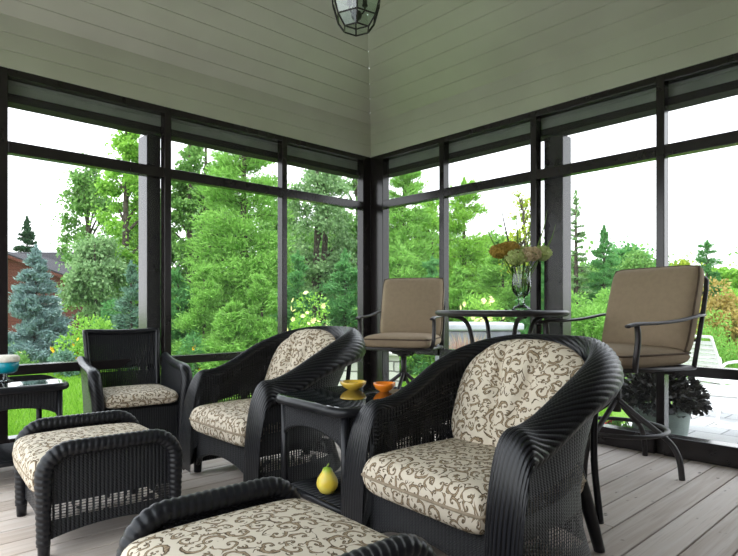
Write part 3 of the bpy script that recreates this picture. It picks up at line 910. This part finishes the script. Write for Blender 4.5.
def broadleaf(label, px, depth, topy, hw, mat, n=6500, leaf=.10, dens=2.4, lr=1.0, lumps=38, base=.06, bark=None, name='leafy_tree', cat='tree', group='trees beyond the screens', airy=.5, trunks=1):
    root = rootat(name, label, cat, px, depth, group); H, r = dims(depth, topy, hw)
    zb = H*base; cz = (zb+H)/2; hz = (H-zb)/2
    n = int(n*dens); leaf *= 1.12
    Lc = unit(lumps)*(nr.uniform(.35, 1, lumps)**.5)[:, None]
    taper = 1-.35*np.clip(Lc[:, 2], 0, 1)
    Lc = Lc*np.array([r*.8, r*.8, hz*.86]); Lc[:, :2] *= taper[:, None]; Lc[:, 2] += cz
    Lr = nr.uniform(.28, .5, lumps)*r*lr
    k = nr.randint(0, lumps, n); u = unit(n)
    C = Lc[k]+u*(Lr[k]*np.where(nr.uniform(0, 1, n) < airy, nr.uniform(.5, 1.05, n), np.abs(nr.normal(0, .85, n))))[:, None]*np.array([1, 1, .8])
    C[:, 2] = np.maximum(C[:, 2], .03)
    leafmesh('crown', C, u*.6+unit(n)*.8+np.array([0, 0, -.25]), leaf, .62, mat, root)
    mb = MB()
    for q in range(trunks):
        dx, dy = (rnd.uniform(-.3, .3)*r, rnd.uniform(-.3, .3)*r) if trunks > 1 else (0, 0)
        pts = [(dx*.3, dy*.3, 0), (dx*.6+rnd.uniform(-.1, .1), dy*.6, H*.3), (dx+rnd.uniform(-.15, .15), dy, H*.6), (dx*1.2, dy*1.2, H*.9)]
        mb.tube(pts, [.02*H, .016*H, .010*H, .004*H], 8, 2)
    for q in range(min(16, lumps)):
        a = Lc[q]; z0 = max(zb*.8, a[2]-r*.7)
        mb.tube([(0, 0, z0), (a[0]*.5, a[1]*.5, (z0+a[2])/2+.05), tuple(a)], [.007*H, .005*H, .002*H], 5, 1)
    mb.build('trunk', bark or BARK, root)
    return root
def pine(label, px, depth, topy, hw, mat, n=9000, leaf=.13, name='soft_pine', cat='pine', whorls=11, base=.05, droop=-.05, asp=.16, lean=.35, bark=None, group='pines beyond the screens', narrow=1.0, puff=.16, tip=.08):
    n = int(n*1.9); asp *= 1.25; puff *= 1.15
    root = rootat(name, label, cat, px, depth, group); H, r = dims(depth, topy, hw)
    mb = MB(); mb.tube([(0, 0, 0), (0, 0, H*.5), (0, 0, H*.97)], [.022*H, .013*H, .003*H], 8)
    Cs, Ds = [], []
    br = []
    for w_ in range(whorls):
        t = (w_+.5)/whorls; z = H*(base+(1-base-.04)*t)
        R = r*((1-t)**(.75*narrow)*.95+tip)
        for q in range(rnd.randint(6, 8)):
            a = rnd.uniform(0, 2*PI); Rb = R*rnd.uniform(.72, 1.08)
            br.append((z+rnd.uniform(-.4, .4)*H/whorls, a, Rb, t))
    tot = sum(b[2] for b in br)
    for z, a, Rb, t in br:
        m = max(20, int(n*Rb/tot)); s_ = nr.uniform(.12, 1, m)**.7
        rise_ = lean*Rb*(t-.25)
        c, s2 = math.cos(a), math.sin(a)
        x = s_*Rb
        zz = z+rise_*s_+droop*Rb*s_*s_
        sp = puff*Rb*(.45+.9*np.sin(np.clip(s_, 0, 1)*PI*.8))+.02
        off = nr.normal(size=(m, 3))*sp[:, None]*np.array([.6, .6, .38])
        P = np.stack([x*c, x*s2, zz], 1)+off
        P[:, 2] = np.maximum(P[:, 2], .02)
        Cs.append(P); Ds.append(np.array([c, s2, .35+.4*t])[None]*.8+unit(m)*.75)
        mb.tube([(0, 0, z), (c*Rb*.5, s2*Rb*.5, z+rise_*.5), (c*Rb*.9, s2*Rb*.9, z+rise_*.9+droop*Rb*.8)], [.006*H, .004*H, .0015*H], 5)
    m = int(n*.03); zz = nr.uniform(H*.86, H*1.0, m)
    Cs.append(np.stack([nr.normal(size=m)*.02*H*(H*1.02-zz)/(.15*H), nr.normal(size=m)*.02*H*(H*1.02-zz)/(.15*H), zz], 1)); Ds.append(unit(m)*.5+np.array([0, 0, 1.]))
    leafmesh('crown', np.concatenate(Cs), np.concatenate(Ds), leaf, asp, mat, root)
    mb.build('trunk', bark or BARK, root)
    return root
def shrub(label, px, depth, topy, boty, hw, mat, n=2600, leaf=.06, asp=.6, name='garden_shrub', cat='shrub', group='shrubs beyond the screens', flowers=0, fmat=None, fr=.05, spread=1.0):
    p = at(px, boty, depth); zg = min(p.z, ZG+.25); 
    root = empty(name, label, cat, (p.x, p.y, ZG), 0, group); H, r = CAMZ-(topy-HY)/FPX*depth-ZG, hw*depth/FPX
    lumps = 22; Lc = unit(lumps); Lc[:, 2] = np.abs(Lc[:, 2])
    Lc *= nr.uniform(.4, .85, lumps)[:, None]; Lc = Lc*np.array([r*.85, r*.7*spread, H])
    Lc[:, 2] += H*.06
    Lr = nr.uniform(.25, .4, lumps)*min(r, H)
    k = nr.randint(0, lumps, n); u = unit(n)
    C = Lc[k]+u*(Lr[k]*nr.uniform(.55, 1.05, n))[:, None]; C[:, 2] = np.clip(C[:, 2], .02, H)
    leafmesh('foliage', C, u+unit(n)*.7, leaf, asp, mat, root)
    mb = MB()
    for q in range(9):
        a = Lc[q]; mb.tube([(0, 0, 0), (a[0]*.5, a[1]*.5, a[2]*.6), tuple(a)], [.016, .011, .005], 5, 1)
    mb.build('stems', BARK, root)
    view = np.array([CX-p.x, CY-p.y, .9]); view /= np.linalg.norm(view)
    view[:] = view
    for q in range(flowers):
        for _ in range(60):
            j = rnd.randrange(lumps); v = unit(1)[0]
            if v @ view > .1 and Lc[j] @ view > -.3*r and (flowers < 20 or Lc[j][2]+v[2]*Lr[j] > .45*H): break
        q_ = Lc[j]+v*Lr[j]*1.06+view*.22*r; q_[2] = min(max(.1, q_[2]), H)
        f = MB(); s_ = fr*rnd.uniform(.7, 1.25)
        for e in range(9):
            a = 2*PI*e/9+rnd.random(); t = Vector(v).orthogonal().normalized(); t.rotate(Matrix.Rotation(a, 3, Vector(v))); b = Vector(v).cross(t)
            o = Vector(q_); f.add([o, o+t*s_*.6+b*s_*.35+Vector(v)*s_*.4, o+t*s_+Vector(v)*s_*.3, o+t*s_*.6-b*s_*.35+Vector(v)*s_*.4], [(0, 1, 2, 3)], smooth=False)
        f.build('blossom', fmat, root)
    return root

F_BRIGHT = foliage('leaf_bright', (0.180, 0.399, 0.046), (0.351, 0.625, 0.101), trans=.42)
F_PINE = foliage('needle_bright', (.165, .365, .060), (.310, .590, .125), trans=.40)
F_PINE2 = foliage('needle_mid', (0.081, 0.257, 0.081), (0.176, 0.419, 0.128), trans=.38)
F_MID = foliage('leaf_mid', (0.106, 0.251, 0.056), (0.244, 0.445, 0.114), trans=.42)
F_GREY = foliage('leaf_grey_green', (0.170, 0.310, 0.130), (0.330, 0.499, 0.221), trans=.42)
F_YEL = foliage('leaf_yellow_green', (.250, .370, .030), (.440, .500, .060), trans=.4)
F_DARK = foliage('needle_dark', (.020, .060, .028), (.045, .105, .045), trans=.25)
F_BLUE = foliage('needle_blue', (.150, .260, .245), (.290, .410, .390), trans=.2)
F_BLUEG = foliage('leaf_blue_green', (0.102, 0.216, 0.150), (0.204, 0.348, 0.240), trans=.3)
F_BRONZE = foliage('leaf_bronze', (.330, .260, .060), (.520, .400, .150), (.25, .33, .07), trans=.4)
F_PURP = foliage('leaf_dark_purple', (0.013, 0.011, 0.011), (0.040, 0.036, 0.028), trans=.12)
FL_CREAM = plain('cream_blossom', (.80, .76, .36), .7, .2)
FL_GOLD = plain('gold_blossom', (.80, .48, .02), .7, .2)
FL_RED = plain('red_blossom', (.75, .05, .06), .7, .2)

# ground
def ground():
    M = Mat('lawn_ground', .9, spec=.15)
    n = M.noise(1.2, 4); n2 = M.noise(26, 3)
    M.col(M.mix(n2.smooth(.3, .7), M.mix(n, (.07, .165, .016), (.105, .22, .024)), (.14, .275, .034)))
    M.bump(n2, .02, .6); return M.m
GM = ground()
o = struct(MB().box((0, 0, ZG-.1), (160, 160, .2)).build('ground', GM))
def mulch(): return plain('mulch', (.07, .05, .035), .95, .1, 0, .4, 20, bump=40, bdist=.02)
# grass blades close to the porch, where the lawn shows through the low panes
def lawn():
    A = []
    for x0, x1, d0, d1, n in ((-10, 185, 5.4, 11.5, 26000), (395, 455, 5.6, 10, 9000), (555, 612, 6, 11, 8000)):
        px = nr.uniform(x0, x1, n); z = d0+(d1-d0)*nr.uniform(0, 1, n)**1.2
        xc = (px-HX)/FPX*z
        A.append(np.stack([CX+xc*SN-z*CS, CY+xc*CS+z*SN, np.full(n, ZG+.03)], 1))
    C = np.concatenate(A)
    C = C[~((C[:, 0] > 1.5) & (C[:, 1] < 5.7))]
    C = C[(C[:, 0] < -.4) | (C[:, 1] > .4)]
    D = unit(len(C))*.45+np.array([0, 0, 1.])
    o = leafmesh('grass', C, D, .085, .09, foliage('grass_leaf', (.12, .30, .018), (.27, .50, .05), trans=.4), None)
    tag(o, 'short bright green lawn grass outside the low panes', 'grass', kind='stuff')
lawn()
def pavers():
    M = Mat('patio_pavers', .8, spec=.25)
    b = M.n('ShaderNodeTexBrick'); b.offset = .5; b.inputs['Scale'].default_value = 1
    b.inputs['Brick Width'].default_value = .42; b.inputs['Row Height'].default_value = .30; b.inputs['Mortar Size'].default_value = .009
    b.inputs['Color1'].default_value = (.43, .43, .43, 1); b.inputs['Color2'].default_value = (.35, .35, .355, 1); b.inputs['Mortar'].default_value = (.15, .15, .155, 1)
    M.l(M.tc.outputs['Object'], b.inputs['Vector'])
    M.col(M.mix(M.noise(5, 3)*.3, b.outputs['Color'], (.48, .48, .48))); M.bump(X(b.outputs['Fac'])*-1, .006, .6); return M.m
PV = pavers()
struct(MB().box((5.2, 2.9, -.29), (7.0, 5.3, .12)).build('patio', PV))
ZP = -.23
struct(MB().box((11.5, -4.0, -.29), (12.4, 8.4, .12)).build('unseen_bounce_slab', PV))  # unseen paving, added to cut green lawn bounce on the ceiling
struct(MB().box((2.0, -10.5, -.29), (24, 11.0, .12)).build('unseen_bounce_slab', PV))  # second unseen slab, added against the green bounce from the open side

# dark red house
def house():
    SID = Mat('red_siding', .75, spec=.2); u, v, z_ = SID.xyz('Object')
    SID.col(SID.mix(((z_/.16).fract() < .08), SID.mix(SID.noise(8, 3), (.095, .030, .022), (.125, .042, .030)), (.035, .012, .010)))
    ROOF = plain('dark_shingles', (.035, .033, .038), .85, .2, 0, .35, 20)
    WHT = plain('white_shutter', (.62, .66, .68), .6, .3)
    c = at(73, 300, 26); root = empty('house', 'dark red house with charcoal roof, behind the blue spruce', 'house', (c.x, c.y, ZG), YAW+PI/2-PI/2)
    # local: x along the front (right positive), y away from the view; corner of the front at the origin
    root.rotation_euler = (0, 0, math.atan2(CS, SN))
    W, Dp, E, Rg = 6.4, 3.2, 2.55, 3.75
    poly = [(-W, 0), (0, 0), (0, E), (-W/2, Rg), (-W, E)]
    recalc(MB().prism(poly, 'y', 0, Dp).build('wall', SID.m, root))
    for sx in (0, 1):
        x0, x1 = (-W/2, .28) if sx else (-W-.28, -W/2)
        z0, z1 = (Rg, E-.105) if sx else (E-.105, Rg)
        recalc(MB().prism([(x0, z0+.02), (x1, z1+.02), (x1, z1+.16), (x0, z0+.16)], 'y', -.3, Dp+.3).build('roof', ROOF, root))
        t = MB().prism([(x0, z0-.04), (x1, z1-.04), (x1, z1+.09), (x0, z0+.09)], 'y', -.33, -.29)
        recalc(t.build('fascia', SID.m, root))
    for x in (-2.30, -.82):
        f = MB().box((x, -.03, 1.35), (.62, .05, .95), bev=.01).build('window', WHT, root)
        MB().box((x, -.06, 1.35), (.22, .02, .85)).build('pane', GLASSD, f)
    # lower wing with the high ridge running across behind
    recalc(MB().prism([(Dp-.2, 0), (Dp+4, 0), (Dp+4, E), (Dp+1.9, 4.35), (Dp-.2, E)], 'x', -9, .25).build('wing', ROOF, root))
GLASSD = Mat('dark_pane', .1, (.03, .04, .05), 0, .6).m
house()

# trees, from the porch outward
pine('blue spruce with pointed leader in front of the red house', 36, 12.5, 246, 39, F_BLUE, 19000, .095, 'blue_spruce', 'spruce', whorls=20, asp=.20, lean=.35, group=None, puff=.12, tip=.03, droop=-.08)
pine('small dark conifer above the charcoal roof', 27, 42, 217, 22, F_DARK, 7500, .30, 'dark_conifer', 'conifer', group=None, whorls=12, puff=.16, tip=.03, narrow=.8)
broadleaf('airy tree with dark green leaves rising over the end of the charcoal roof', 88, 18, 150, 38, F_MID, 6500, .105, 1.5, .58, lumps=72, airy=.3)
broadleaf('yellow green tree leaning behind the pale side of the first thick post', 126, 16, 98, 32, F_BRIGHT, 8500, .095, 2.1, .66, lumps=80, airy=.3)
broadleaf('grey green understory tree beside the corner of the red house', 98, 14.5, 232, 32, F_GREY, 5500, .085, lumps=30, base=.30, trunks=2)
shrub('bright green shrub with gold flowers below the understory tree', 92, 11.5, 312, 372, 40, F_BRIGHT, 3800, .065, flowers=14, fmat=FL_GOLD)
pine('young pale pine tucked against the first thick post', 131, 11.5, 262, 22, F_BLUEG, 4500, .11)
shrub('blue green low shrub between the spruce and the upright chair', 66, 10.5, 338, 376, 22, F_BLUEG, 2400, .06)
shrub('small white flowered plant at the lawn edge by the spruce', 20, 11, 352, 378, 22, F_MID, 1500, .05, flowers=10, fmat=FL_CREAM, fr=.035)
broadleaf('dark trunked tree behind the second thin gap of the screens', 192, 17, 112, 34, F_MID, 8000, .10, 1.8, .62, lumps=70, trunks=3)
pine('tall bright pine with billowing boughs filling the second screen bay', 244, 13.5, 92, 60, F_PINE, 22000, .135, whorls=13, puff=.19, tip=.10, narrow=.75)
pine('low bright pine in front of the tall one, behind the upright chair', 204, 11.6, 262, 34, F_PINE, 8000, .10, whorls=7, puff=.22, tip=.12)
shrub('day lily clump with two gold blooms at the foot of the pines', 194, 10.8, 322, 366, 26, F_PINE2, 2200, .075, .2, name='day_lily', cat='flowering plant', flowers=4, fmat=FL_GOLD, fr=.07)
broadleaf('tall grey green tree with white sky showing through its top', 318, 17, 126, 46, F_GREY, 11500, .085, 1.9, .55, lumps=110, airy=.3, trunks=2)
broadleaf('second grey green tree closing in on the corner post', 356, 18.5, 148, 32, F_MID, 7000, .095, 1.8, .6, lumps=70, airy=.3)
pine('small soft pine below the tall grey green tree', 298, 11.8, 252, 28, F_PINE2, 6500, .10, whorls=7, puff=.22, tip=.12)
shrub('cream flowered rose bush behind the middle armchair', 320, 9.6, 286, 362, 48, F_BRIGHT, 5200, .055, flowers=44, fmat=FL_CREAM, fr=.045, name='rose_bush')
pine('slender bright pine between corner post and first right mullion', 404, 14.5, 152, 40, F_PINE, 13500, .125, whorls=13, puff=.18, narrow=.62, tip=.1)
broadleaf('leafy tree whose twigs reach into white sky over the corner stool', 432, 17, 188, 30, F_BRIGHT, 4200, .10, lumps=32, airy=.3)
pine('wide low pine behind the corner stool back', 398, 12, 238, 46, F_PINE, 9000, .11, whorls=8, puff=.2, tip=.12)
pine('bright feathery tree behind the bar table', 464, 15.5, 178, 44, F_BRIGHT, 12500, .12, whorls=12, puff=.19, tip=.1, narrow=.6)
pine('rounded mid green pine behind the flower vase', 503, 13, 236, 44, F_PINE, 10000, .11, whorls=8, puff=.2, tip=.12)
broadleaf('pale yellow leaved sapling rising behind the tall reeds', 522, 12.2, 180, 22, F_YEL, 1500, .07, 1.1, lumps=40, airy=.1, base=.3)
shrub('cream hydrangea bush below the bar table edge', 482, 9.8, 280, 342, 44, F_BRIGHT, 4200, .055, flowers=34, fmat=FL_CREAM, fr=.05, name='hydrangea_bush')
pine('thin sparse spruce touching the second thick post', 576, 17, 190, 22, F_GREY, 2300, .13, 'sparse_spruce', 'spruce', whorls=12, puff=.10, tip=.04, group='spruces past the patio')
pine('pointed green spruce left of the tilted tan stool', 604, 17, 226, 34, F_PINE2, 8500, .12, 'green_spruce', 'spruce', whorls=12, puff=.14, tip=.03, group='spruces past the patio')
broadleaf('low rounded tree line bush over the tan stool back', 634, 22, 248, 30, F_MID, 5500, .13, lumps=30, base=.02)
shrub('feathery bright maple with layered boughs behind the stool arm', 588, 10.2, 258, 322, 46, F_PINE, 9500, .08, .3, name='feathery_maple', cat='tree')
pine('small round dark conifer against white sky past the tan stool', 707, 26, 240, 15, F_PINE2, 4500, .16, 'round_conifer', 'conifer', whorls=9, group=None, puff=.2, tip=.2, narrow=.5)
broadleaf('pale thin leaved tree between tan stool and round conifer', 681, 25, 252, 18, F_YEL, 2200, .13, lumps=20, base=.1, airy=.2)
shrub('bronze leaved maple beyond the white patio chair', 728, 10.5, 258, 330, 46, F_BRONZE, 7500, .065, name='bronze_maple', cat='tree')
shrub('low green juniper behind the white patio chair', 716, 9.0, 311, 352, 40, F_PINE, 3800, .06, .3, name='juniper')
shrub('dark green bush behind the tan stool arm', 668, 12.5, 275, 330, 30, F_MID, 3000, .07)
# low growth that closes the view under the trees
for px, d, ty, hw, m, lab in ((178, 12.4, 268, 26, F_PINE2, 'low pine beside the first thick post, left of the bright ones'), (262, 11.2, 272, 30, F_PINE, 'low bright pine against the thin mullion of the second bay'),
        (232, 10.8, 300, 28, F_PINE, 'lowest bright pine over the sill behind the middle armchair'), (345, 12.4, 250, 30, F_PINE2, 'low pine left of the corner post, above the rose bush'), (432, 11.4, 258, 28, F_PINE2, 'low pine behind the right edge of the corner stool'),
        (458, 11.0, 262, 26, F_PINE, 'low bright pine above the pink ornamental grass'), (540, 11.6, 255, 30, F_PINE2, 'low pine half hidden by the second thick post')):
    pine(lab, px, d, ty, hw, m, 6000, .11, 'low_pine', whorls=7, puff=.22, tip=.16, group='low pines beyond the screens')
for px, d, ty, by, hw, m, lab in ((620, 14, 262, 330, 36, F_MID, 'dark green shrub below the pointed spruce'), (650, 15, 268, 330, 34, F_BRIGHT, 'bright shrub behind the tan stool back'), (692, 14, 276, 330, 32, F_MID, 'green shrub right of the tan stool back'), (738, 15, 262, 330, 30, F_BRIGHT, 'bright shrub behind the bronze maple'),
        (110, 13, 296, 340, 30, F_PINE2, 'dark green shrub under the understory tree'), (150, 13, 290, 345, 26, F_MID, 'green shrub hidden behind the first thick post'), (385, 11.2, 292, 350, 34, F_BRIGHT, 'bright shrub behind the corner post')):
    shrub(lab, px, d, ty, by, hw, m, 4200, .085)
# tree belt farther out
for k, (px, d, ty, hw, m, lab) in enumerate(((150, 24, 190, 34, F_MID, 'distant tree seen past the first thick post'), (215, 25, 170, 40, F_GREY, 'distant grey green tree behind the tall bright pine'), (285, 24, 190, 40, F_MID, 'distant tree behind the thin mullion of the second bay'),
        (340, 25, 205, 38, F_MID, 'distant tree low behind the corner'), (385, 24, 215, 34, F_BRIGHT, 'distant bright tree behind the corner post'), (440, 25, 222, 36, F_GREY, 'distant grey green tree between the stool and bar table'),
        (495, 26, 232, 36, F_MID, 'distant tree low behind the vase'), (548, 25, 235, 34, F_MID, 'distant tree behind the second thick post'), (120, 22, 262, 30, F_DARK, 'dark distant tree beside the red house'),
        (592, 27, 252, 34, F_MID, 'distant tree behind the pointed green spruce'), (628, 28, 246, 34, F_PINE2, 'distant tree above the tan stool back'), (664, 27, 262, 34, F_MID, 'distant low tree behind the last mullion'), (730, 27, 268, 34, F_BRIGHT, 'distant low tree behind the bronze maple'),
        (800, 24, 225, 44, F_MID, 'distant tree past the white patio furniture, beyond the picture edge'), (890, 24, 210, 50, F_GREY, 'distant grey green tree past the patio, beyond the picture edge'))):
    broadleaf(lab, px, d, ty, hw, m, 6000, .21, lumps=46, base=.0, name='distant_tree')

# stone planter wall beyond the corner
def stonewall():
    M = Mat('grey_stone', .85, spec=.25)
    b = M.n('ShaderNodeTexBrick'); b.offset = .43; b.inputs['Scale'].default_value = 1; b.inputs['Brick Width'].default_value = .30; b.inputs['Row Height'].default_value = .125
    b.inputs['Mortar Size'].default_value = .010; b.inputs['Color1'].default_value = (.70, .68, .64, 1); b.inputs['Color2'].default_value = (.56, .54, .51, 1); b.inputs['Mortar'].default_value = (.20, .19, .175, 1)
    wv = M.n('ShaderNodeVectorMath', operation='MULTIPLY_ADD'); nz = M.n('ShaderNodeTexNoise'); nz.inputs['Scale'].default_value = 5; M.l(M.tc.outputs['Object'], nz.inputs['Vector'])
    M.l(nz.outputs['Color'], wv.inputs[0]); wv.inputs[1].default_value = (.05, .05, .05)
    sp = M.n('ShaderNodeSeparateXYZ'); M.l(M.tc.outputs['Object'], sp.inputs[0]); cb = M.n('ShaderNodeCombineXYZ'); M.l(sp.outputs[0], cb.inputs[0]); M.l(sp.outputs[2], cb.inputs[1])
    M.l(cb.outputs[0], wv.inputs[2]); M.l(wv.outputs[0], b.inputs['Vector'])
    M.col(b.outputs['Color']); M.bump(X(b.outputs['Fac'])*-1, .012, .8)
    c = at(360, 300, 7.3); root = empty('stone_planter', 'low grey stone block planter outside the screened corner', 'planter', (c.x, c.y, ZG), math.atan2(CS, SN))
    MB().box((0, .25, .34), (1.02, .5, .68), bev=.02).build('wall', M.m, root)
    MB().box((0, .25, .695), (1.10, .58, .05), bev=.015).build('capstone', plain('capstone', (.62, .60, .57), .8, .3, 0, .2, 12), root)
stonewall()
# grey spa-like unit with cover
c = at(486, 300, 8.6); root = empty('covered_spa', 'low grey box unit with pale cover outside, behind the bar table', 'spa', (c.x, c.y, ZG), math.atan2(CS, SN)+.12)
MB().box((0, .5, .47), (1.12, 1.0, .94), bev=.03).build('cabinet', plain('spa_side', (.22, .22, .26), .6, .3, 0, .15, 5), root)
MB().box((0, .5, 1.0), (1.2, 1.08, .11), bev=.03).build('cover', plain('spa_cover', (.42, .43, .48), .5, .4, 0, .1, 5), root)
MB().box((.36, -.02, .62), (.36, .05, .42), bev=.01).build('control_panel', plain('spa_panel', (.07, .07, .085), .4, .5), root)
# pink fountain grass
c = at(466, 300, 7.2); root = empty('fountain_grass', 'tuft of pinkish ornamental grass outside below the bar table', 'ornamental grass', (c.x, c.y, ZG))
n = 900; a = nr.uniform(0, 2*PI, n); q = nr.uniform(0, 1, n)**.6; h = nr.uniform(.25, 1, n)
C = np.stack([np.cos(a)*q*.22*(.4+h), np.sin(a)*q*.22*(.4+h), h*.85], 1)
leafmesh('blades', C, np.stack([np.cos(a)*q*.5, np.sin(a)*q*.5, np.ones(n)], 1)+unit(n)*.12, .30, .035, foliage('pink_grass', (.36, .20, .17), (.56, .42, .34), (.22, .30, .10), trans=.3), root)

# potted dark plant by the screen
c = at(660, 300, 4.25); root = empty('flower_pot', 'grey green ribbed urn outside the screen holding a dark leafy plant', 'pot', (c.x, c.y, ZP))
POT = plain('pot_glaze', (.17, .21, .19), .5, .4, 0, .15, 12)
MB().lathe([(0, 0), (.12, 0), (.125, .03), (.15, .12), (.185, .26), (.20, .38), (.205, .40), (.215, .405), (.215, .43), (.185, .43), (.175, .40), (0, .38)], 40, sq=lambda a, z: 1+(.012*math.cos(a*20) if z < .39 else 0)).build('urn', POT, root)
root = empty('potted_plant', 'bushy dark purple leaved plant spilling over the ribbed urn', 'plant', (c.x, c.y, ZP+.384))
n = 1900; u = unit(n); u[:, 2] = np.abs(u[:, 2])*1.0-.22; 
C = u*np.array([.33, .33, .30])*nr.uniform(.45, 1.05, n)[:, None]; C[:, 2] += .10; C[:, 2] = np.maximum(C[:, 2], np.where(np.hypot(C[:, 0], C[:, 1]) < .24, .052, -.12))
leafmesh('foliage', C, u+unit(n)*.6, .055, .6, F_PURP, root)
mb = MB()
for k in range(10):
    a = 2*PI*k/10; mb.tube([(0, 0, 0), (.10*math.cos(a), .10*math.sin(a), .16), (.22*math.cos(a), .22*math.sin(a), .2)], [.008, .006, .003], 5, 1)
mb.build('stems', BARK, root)
c = at(622, 300, 4.35); root = empty('red_flower', 'red flowering plant low outside the screen beside the urn', 'flowering plant', (c.x, c.y, ZP))
n = 500; u = unit(n); u[:, 2] = np.abs(u[:, 2]); C = u*np.array([.18, .18, .30])*nr.uniform(.5, 1, n)[:, None]; C[:, 2] += .03
leafmesh('foliage', C, u+unit(n)*.5, .05, .6, F_MID, root)
for k in range(9):
    v = Vector((rnd.uniform(-1, 1), rnd.uniform(-1, 1), rnd.uniform(.3, 1))).normalized(); o = Vector((v.x*.17, v.y*.17, .05+v.z*.27)); f = MB()
    for e in range(12):
        t = v.orthogonal().normalized(); t.rotate(Matrix.Rotation(e*.52*2, 3, v)); b = v.cross(t); s_ = .045*(1 if e < 6 else .6)
        f.add([o, o+t*s_*.6+b*s_*.4+v*.02, o+t*s_+v*.012, o+t*s_*.6-b*s_*.4+v*.02], [(0, 1, 2, 3)], smooth=False)
    f.build('blossom', FL_RED, root)

# white patio furniture
WHITE = plain('white_enamel', (.80, .80, .78), .4, .5, 0, .04)
def patio_chair(label, px, depth, rz):
    c = at(px, 300, depth); root = empty('patio_chair', label, 'patio chair', (c.x, c.y, ZP), rz, 'white patio chairs')
    for sx in (-1, 1):
        MB().tube([(sx*.27, -.26, 0), (sx*.27, -.26, .60), (sx*.27, -.20, .63), (sx*.27, .20, .63), (sx*.27, .27, .58)], .014, 8, 2).build('arm', WHITE, root)
        MB().tube([(sx*.27, .34, 0), (sx*.25, .22, .38), (sx*.25, .28, .62), (sx*.25, .38, .88)], .014, 8, 2).build('leg', WHITE, root)
    s_ = MB(); s_.tube([(-.27, -.26, .40), (.27, -.26, .40), (.25, .22, .38), (-.25, .22, .38), (-.27, -.26, .40)], .012, 8)
    for k in range(10): s_.box((0, -.235+.05*k, .405), (.50, .040, .008))
    s_.build('seat', WHITE, root)
    b = MB(); b.tube([(-.25, .38, .88), (.25, .38, .88)], .014, 8)
    for k in range(9):
        t = k/9; b.box((0, .25+.12*t, .46+.40*t), (.49, .008, .038))
    b.build('backrest', WHITE, root)
patio_chair('white slatted patio chair outside past the tan stool', 722, 6.0, math.radians(150))
c = at(712, 300, 5.15); root = empty('patio_table', 'low white slatted patio table in front of the white chair', 'patio table', (c.x, c.y, ZP), math.radians(8))
t = MB()
for k in range(9): t.box((0, -.28+.07*k, .43), (.86, .055, .016))
t.tube([(-.43, -.3, .42), (.43, -.3, .42), (.43, .3, .42), (-.43, .3, .42), (-.43, -.3, .42)], .014, 8); t.build('tabletop', WHITE, root)
for sx in (-1, 1):
    for sy in (-1, 1): MB().tube([(sx*.40, sy*.27, .42), (sx*.41, sy*.28, 0)], .014, 8).build('leg', WHITE, root)

# ------------------------------------------------------------------ light, camera, view
w = bpy.data.worlds.new('overcast_sky'); sc.world = w; w.use_nodes = True
nt = w.node_tree; bg = nt.nodes['Background']
tc = nt.nodes.new('ShaderNodeTexCoord'); sp = nt.nodes.new('ShaderNodeSeparateXYZ'); rp = nt.nodes.new('ShaderNodeValToRGB')
nt.links.new(tc.outputs['Generated'], sp.inputs[0]); nt.links.new(sp.outputs[2], rp.inputs[0]); nt.links.new(rp.outputs[0], bg.inputs[0])
e = rp.color_ramp.elements; e[0].position = 0; e[0].color = (.96, .98, 1, 1); e[1].position = .9; e[1].color = (.80, .90, 1, 1)
bg.inputs[1].default_value = 1.55
def sun(name, az, el, energy, angle, col=(1, 1, 1)):
    L = bpy.data.lights.new(name, 'SUN'); L.energy = energy; L.angle = math.radians(angle); L.color = col
    o = bpy.data.objects.new(name, L); link(o)
    d = Vector((math.cos(el)*math.cos(az), math.cos(el)*math.sin(az), math.sin(el)))
    o.rotation_euler = d.to_track_quat('Z', 'Y').to_euler(); o.location = d*20
sun('sun', math.radians(258), math.radians(68), 1.5, 12, (1, .96, .88))
cam = bpy.data.cameras.new('camera'); co = bpy.data.objects.new('camera', cam); link(co)
co.location = (CX, CY, CAMZ)
fw = Vector((-CS, SN, 0))
co.rotation_euler = fw.to_track_quat('-Z', 'Y').to_euler()
cam.sensor_width = 36; cam.sensor_fit = 'HORIZONTAL'; cam.lens = 36*FPX/738
cam.shift_x = 0; cam.shift_y = (HY-278)/738
cam.clip_start = .02; cam.clip_end = 300
sc.camera = co
sc.view_settings.view_transform = 'Standard'; sc.view_settings.look = 'None'; sc.view_settings.gamma = 1
sc.view_settings.exposure = 1.25; sc.view_settings.use_curve_mapping = False
try:
    sc.cycles.max_bounces = 10; sc.cycles.diffuse_bounces = 5; sc.cycles.transparent_max_bounces = 24; sc.cycles.sample_clamp_indirect = 6
    sc.cycles.caustics_reflective = False; sc.cycles.caustics_refractive = False
except Exception: pass
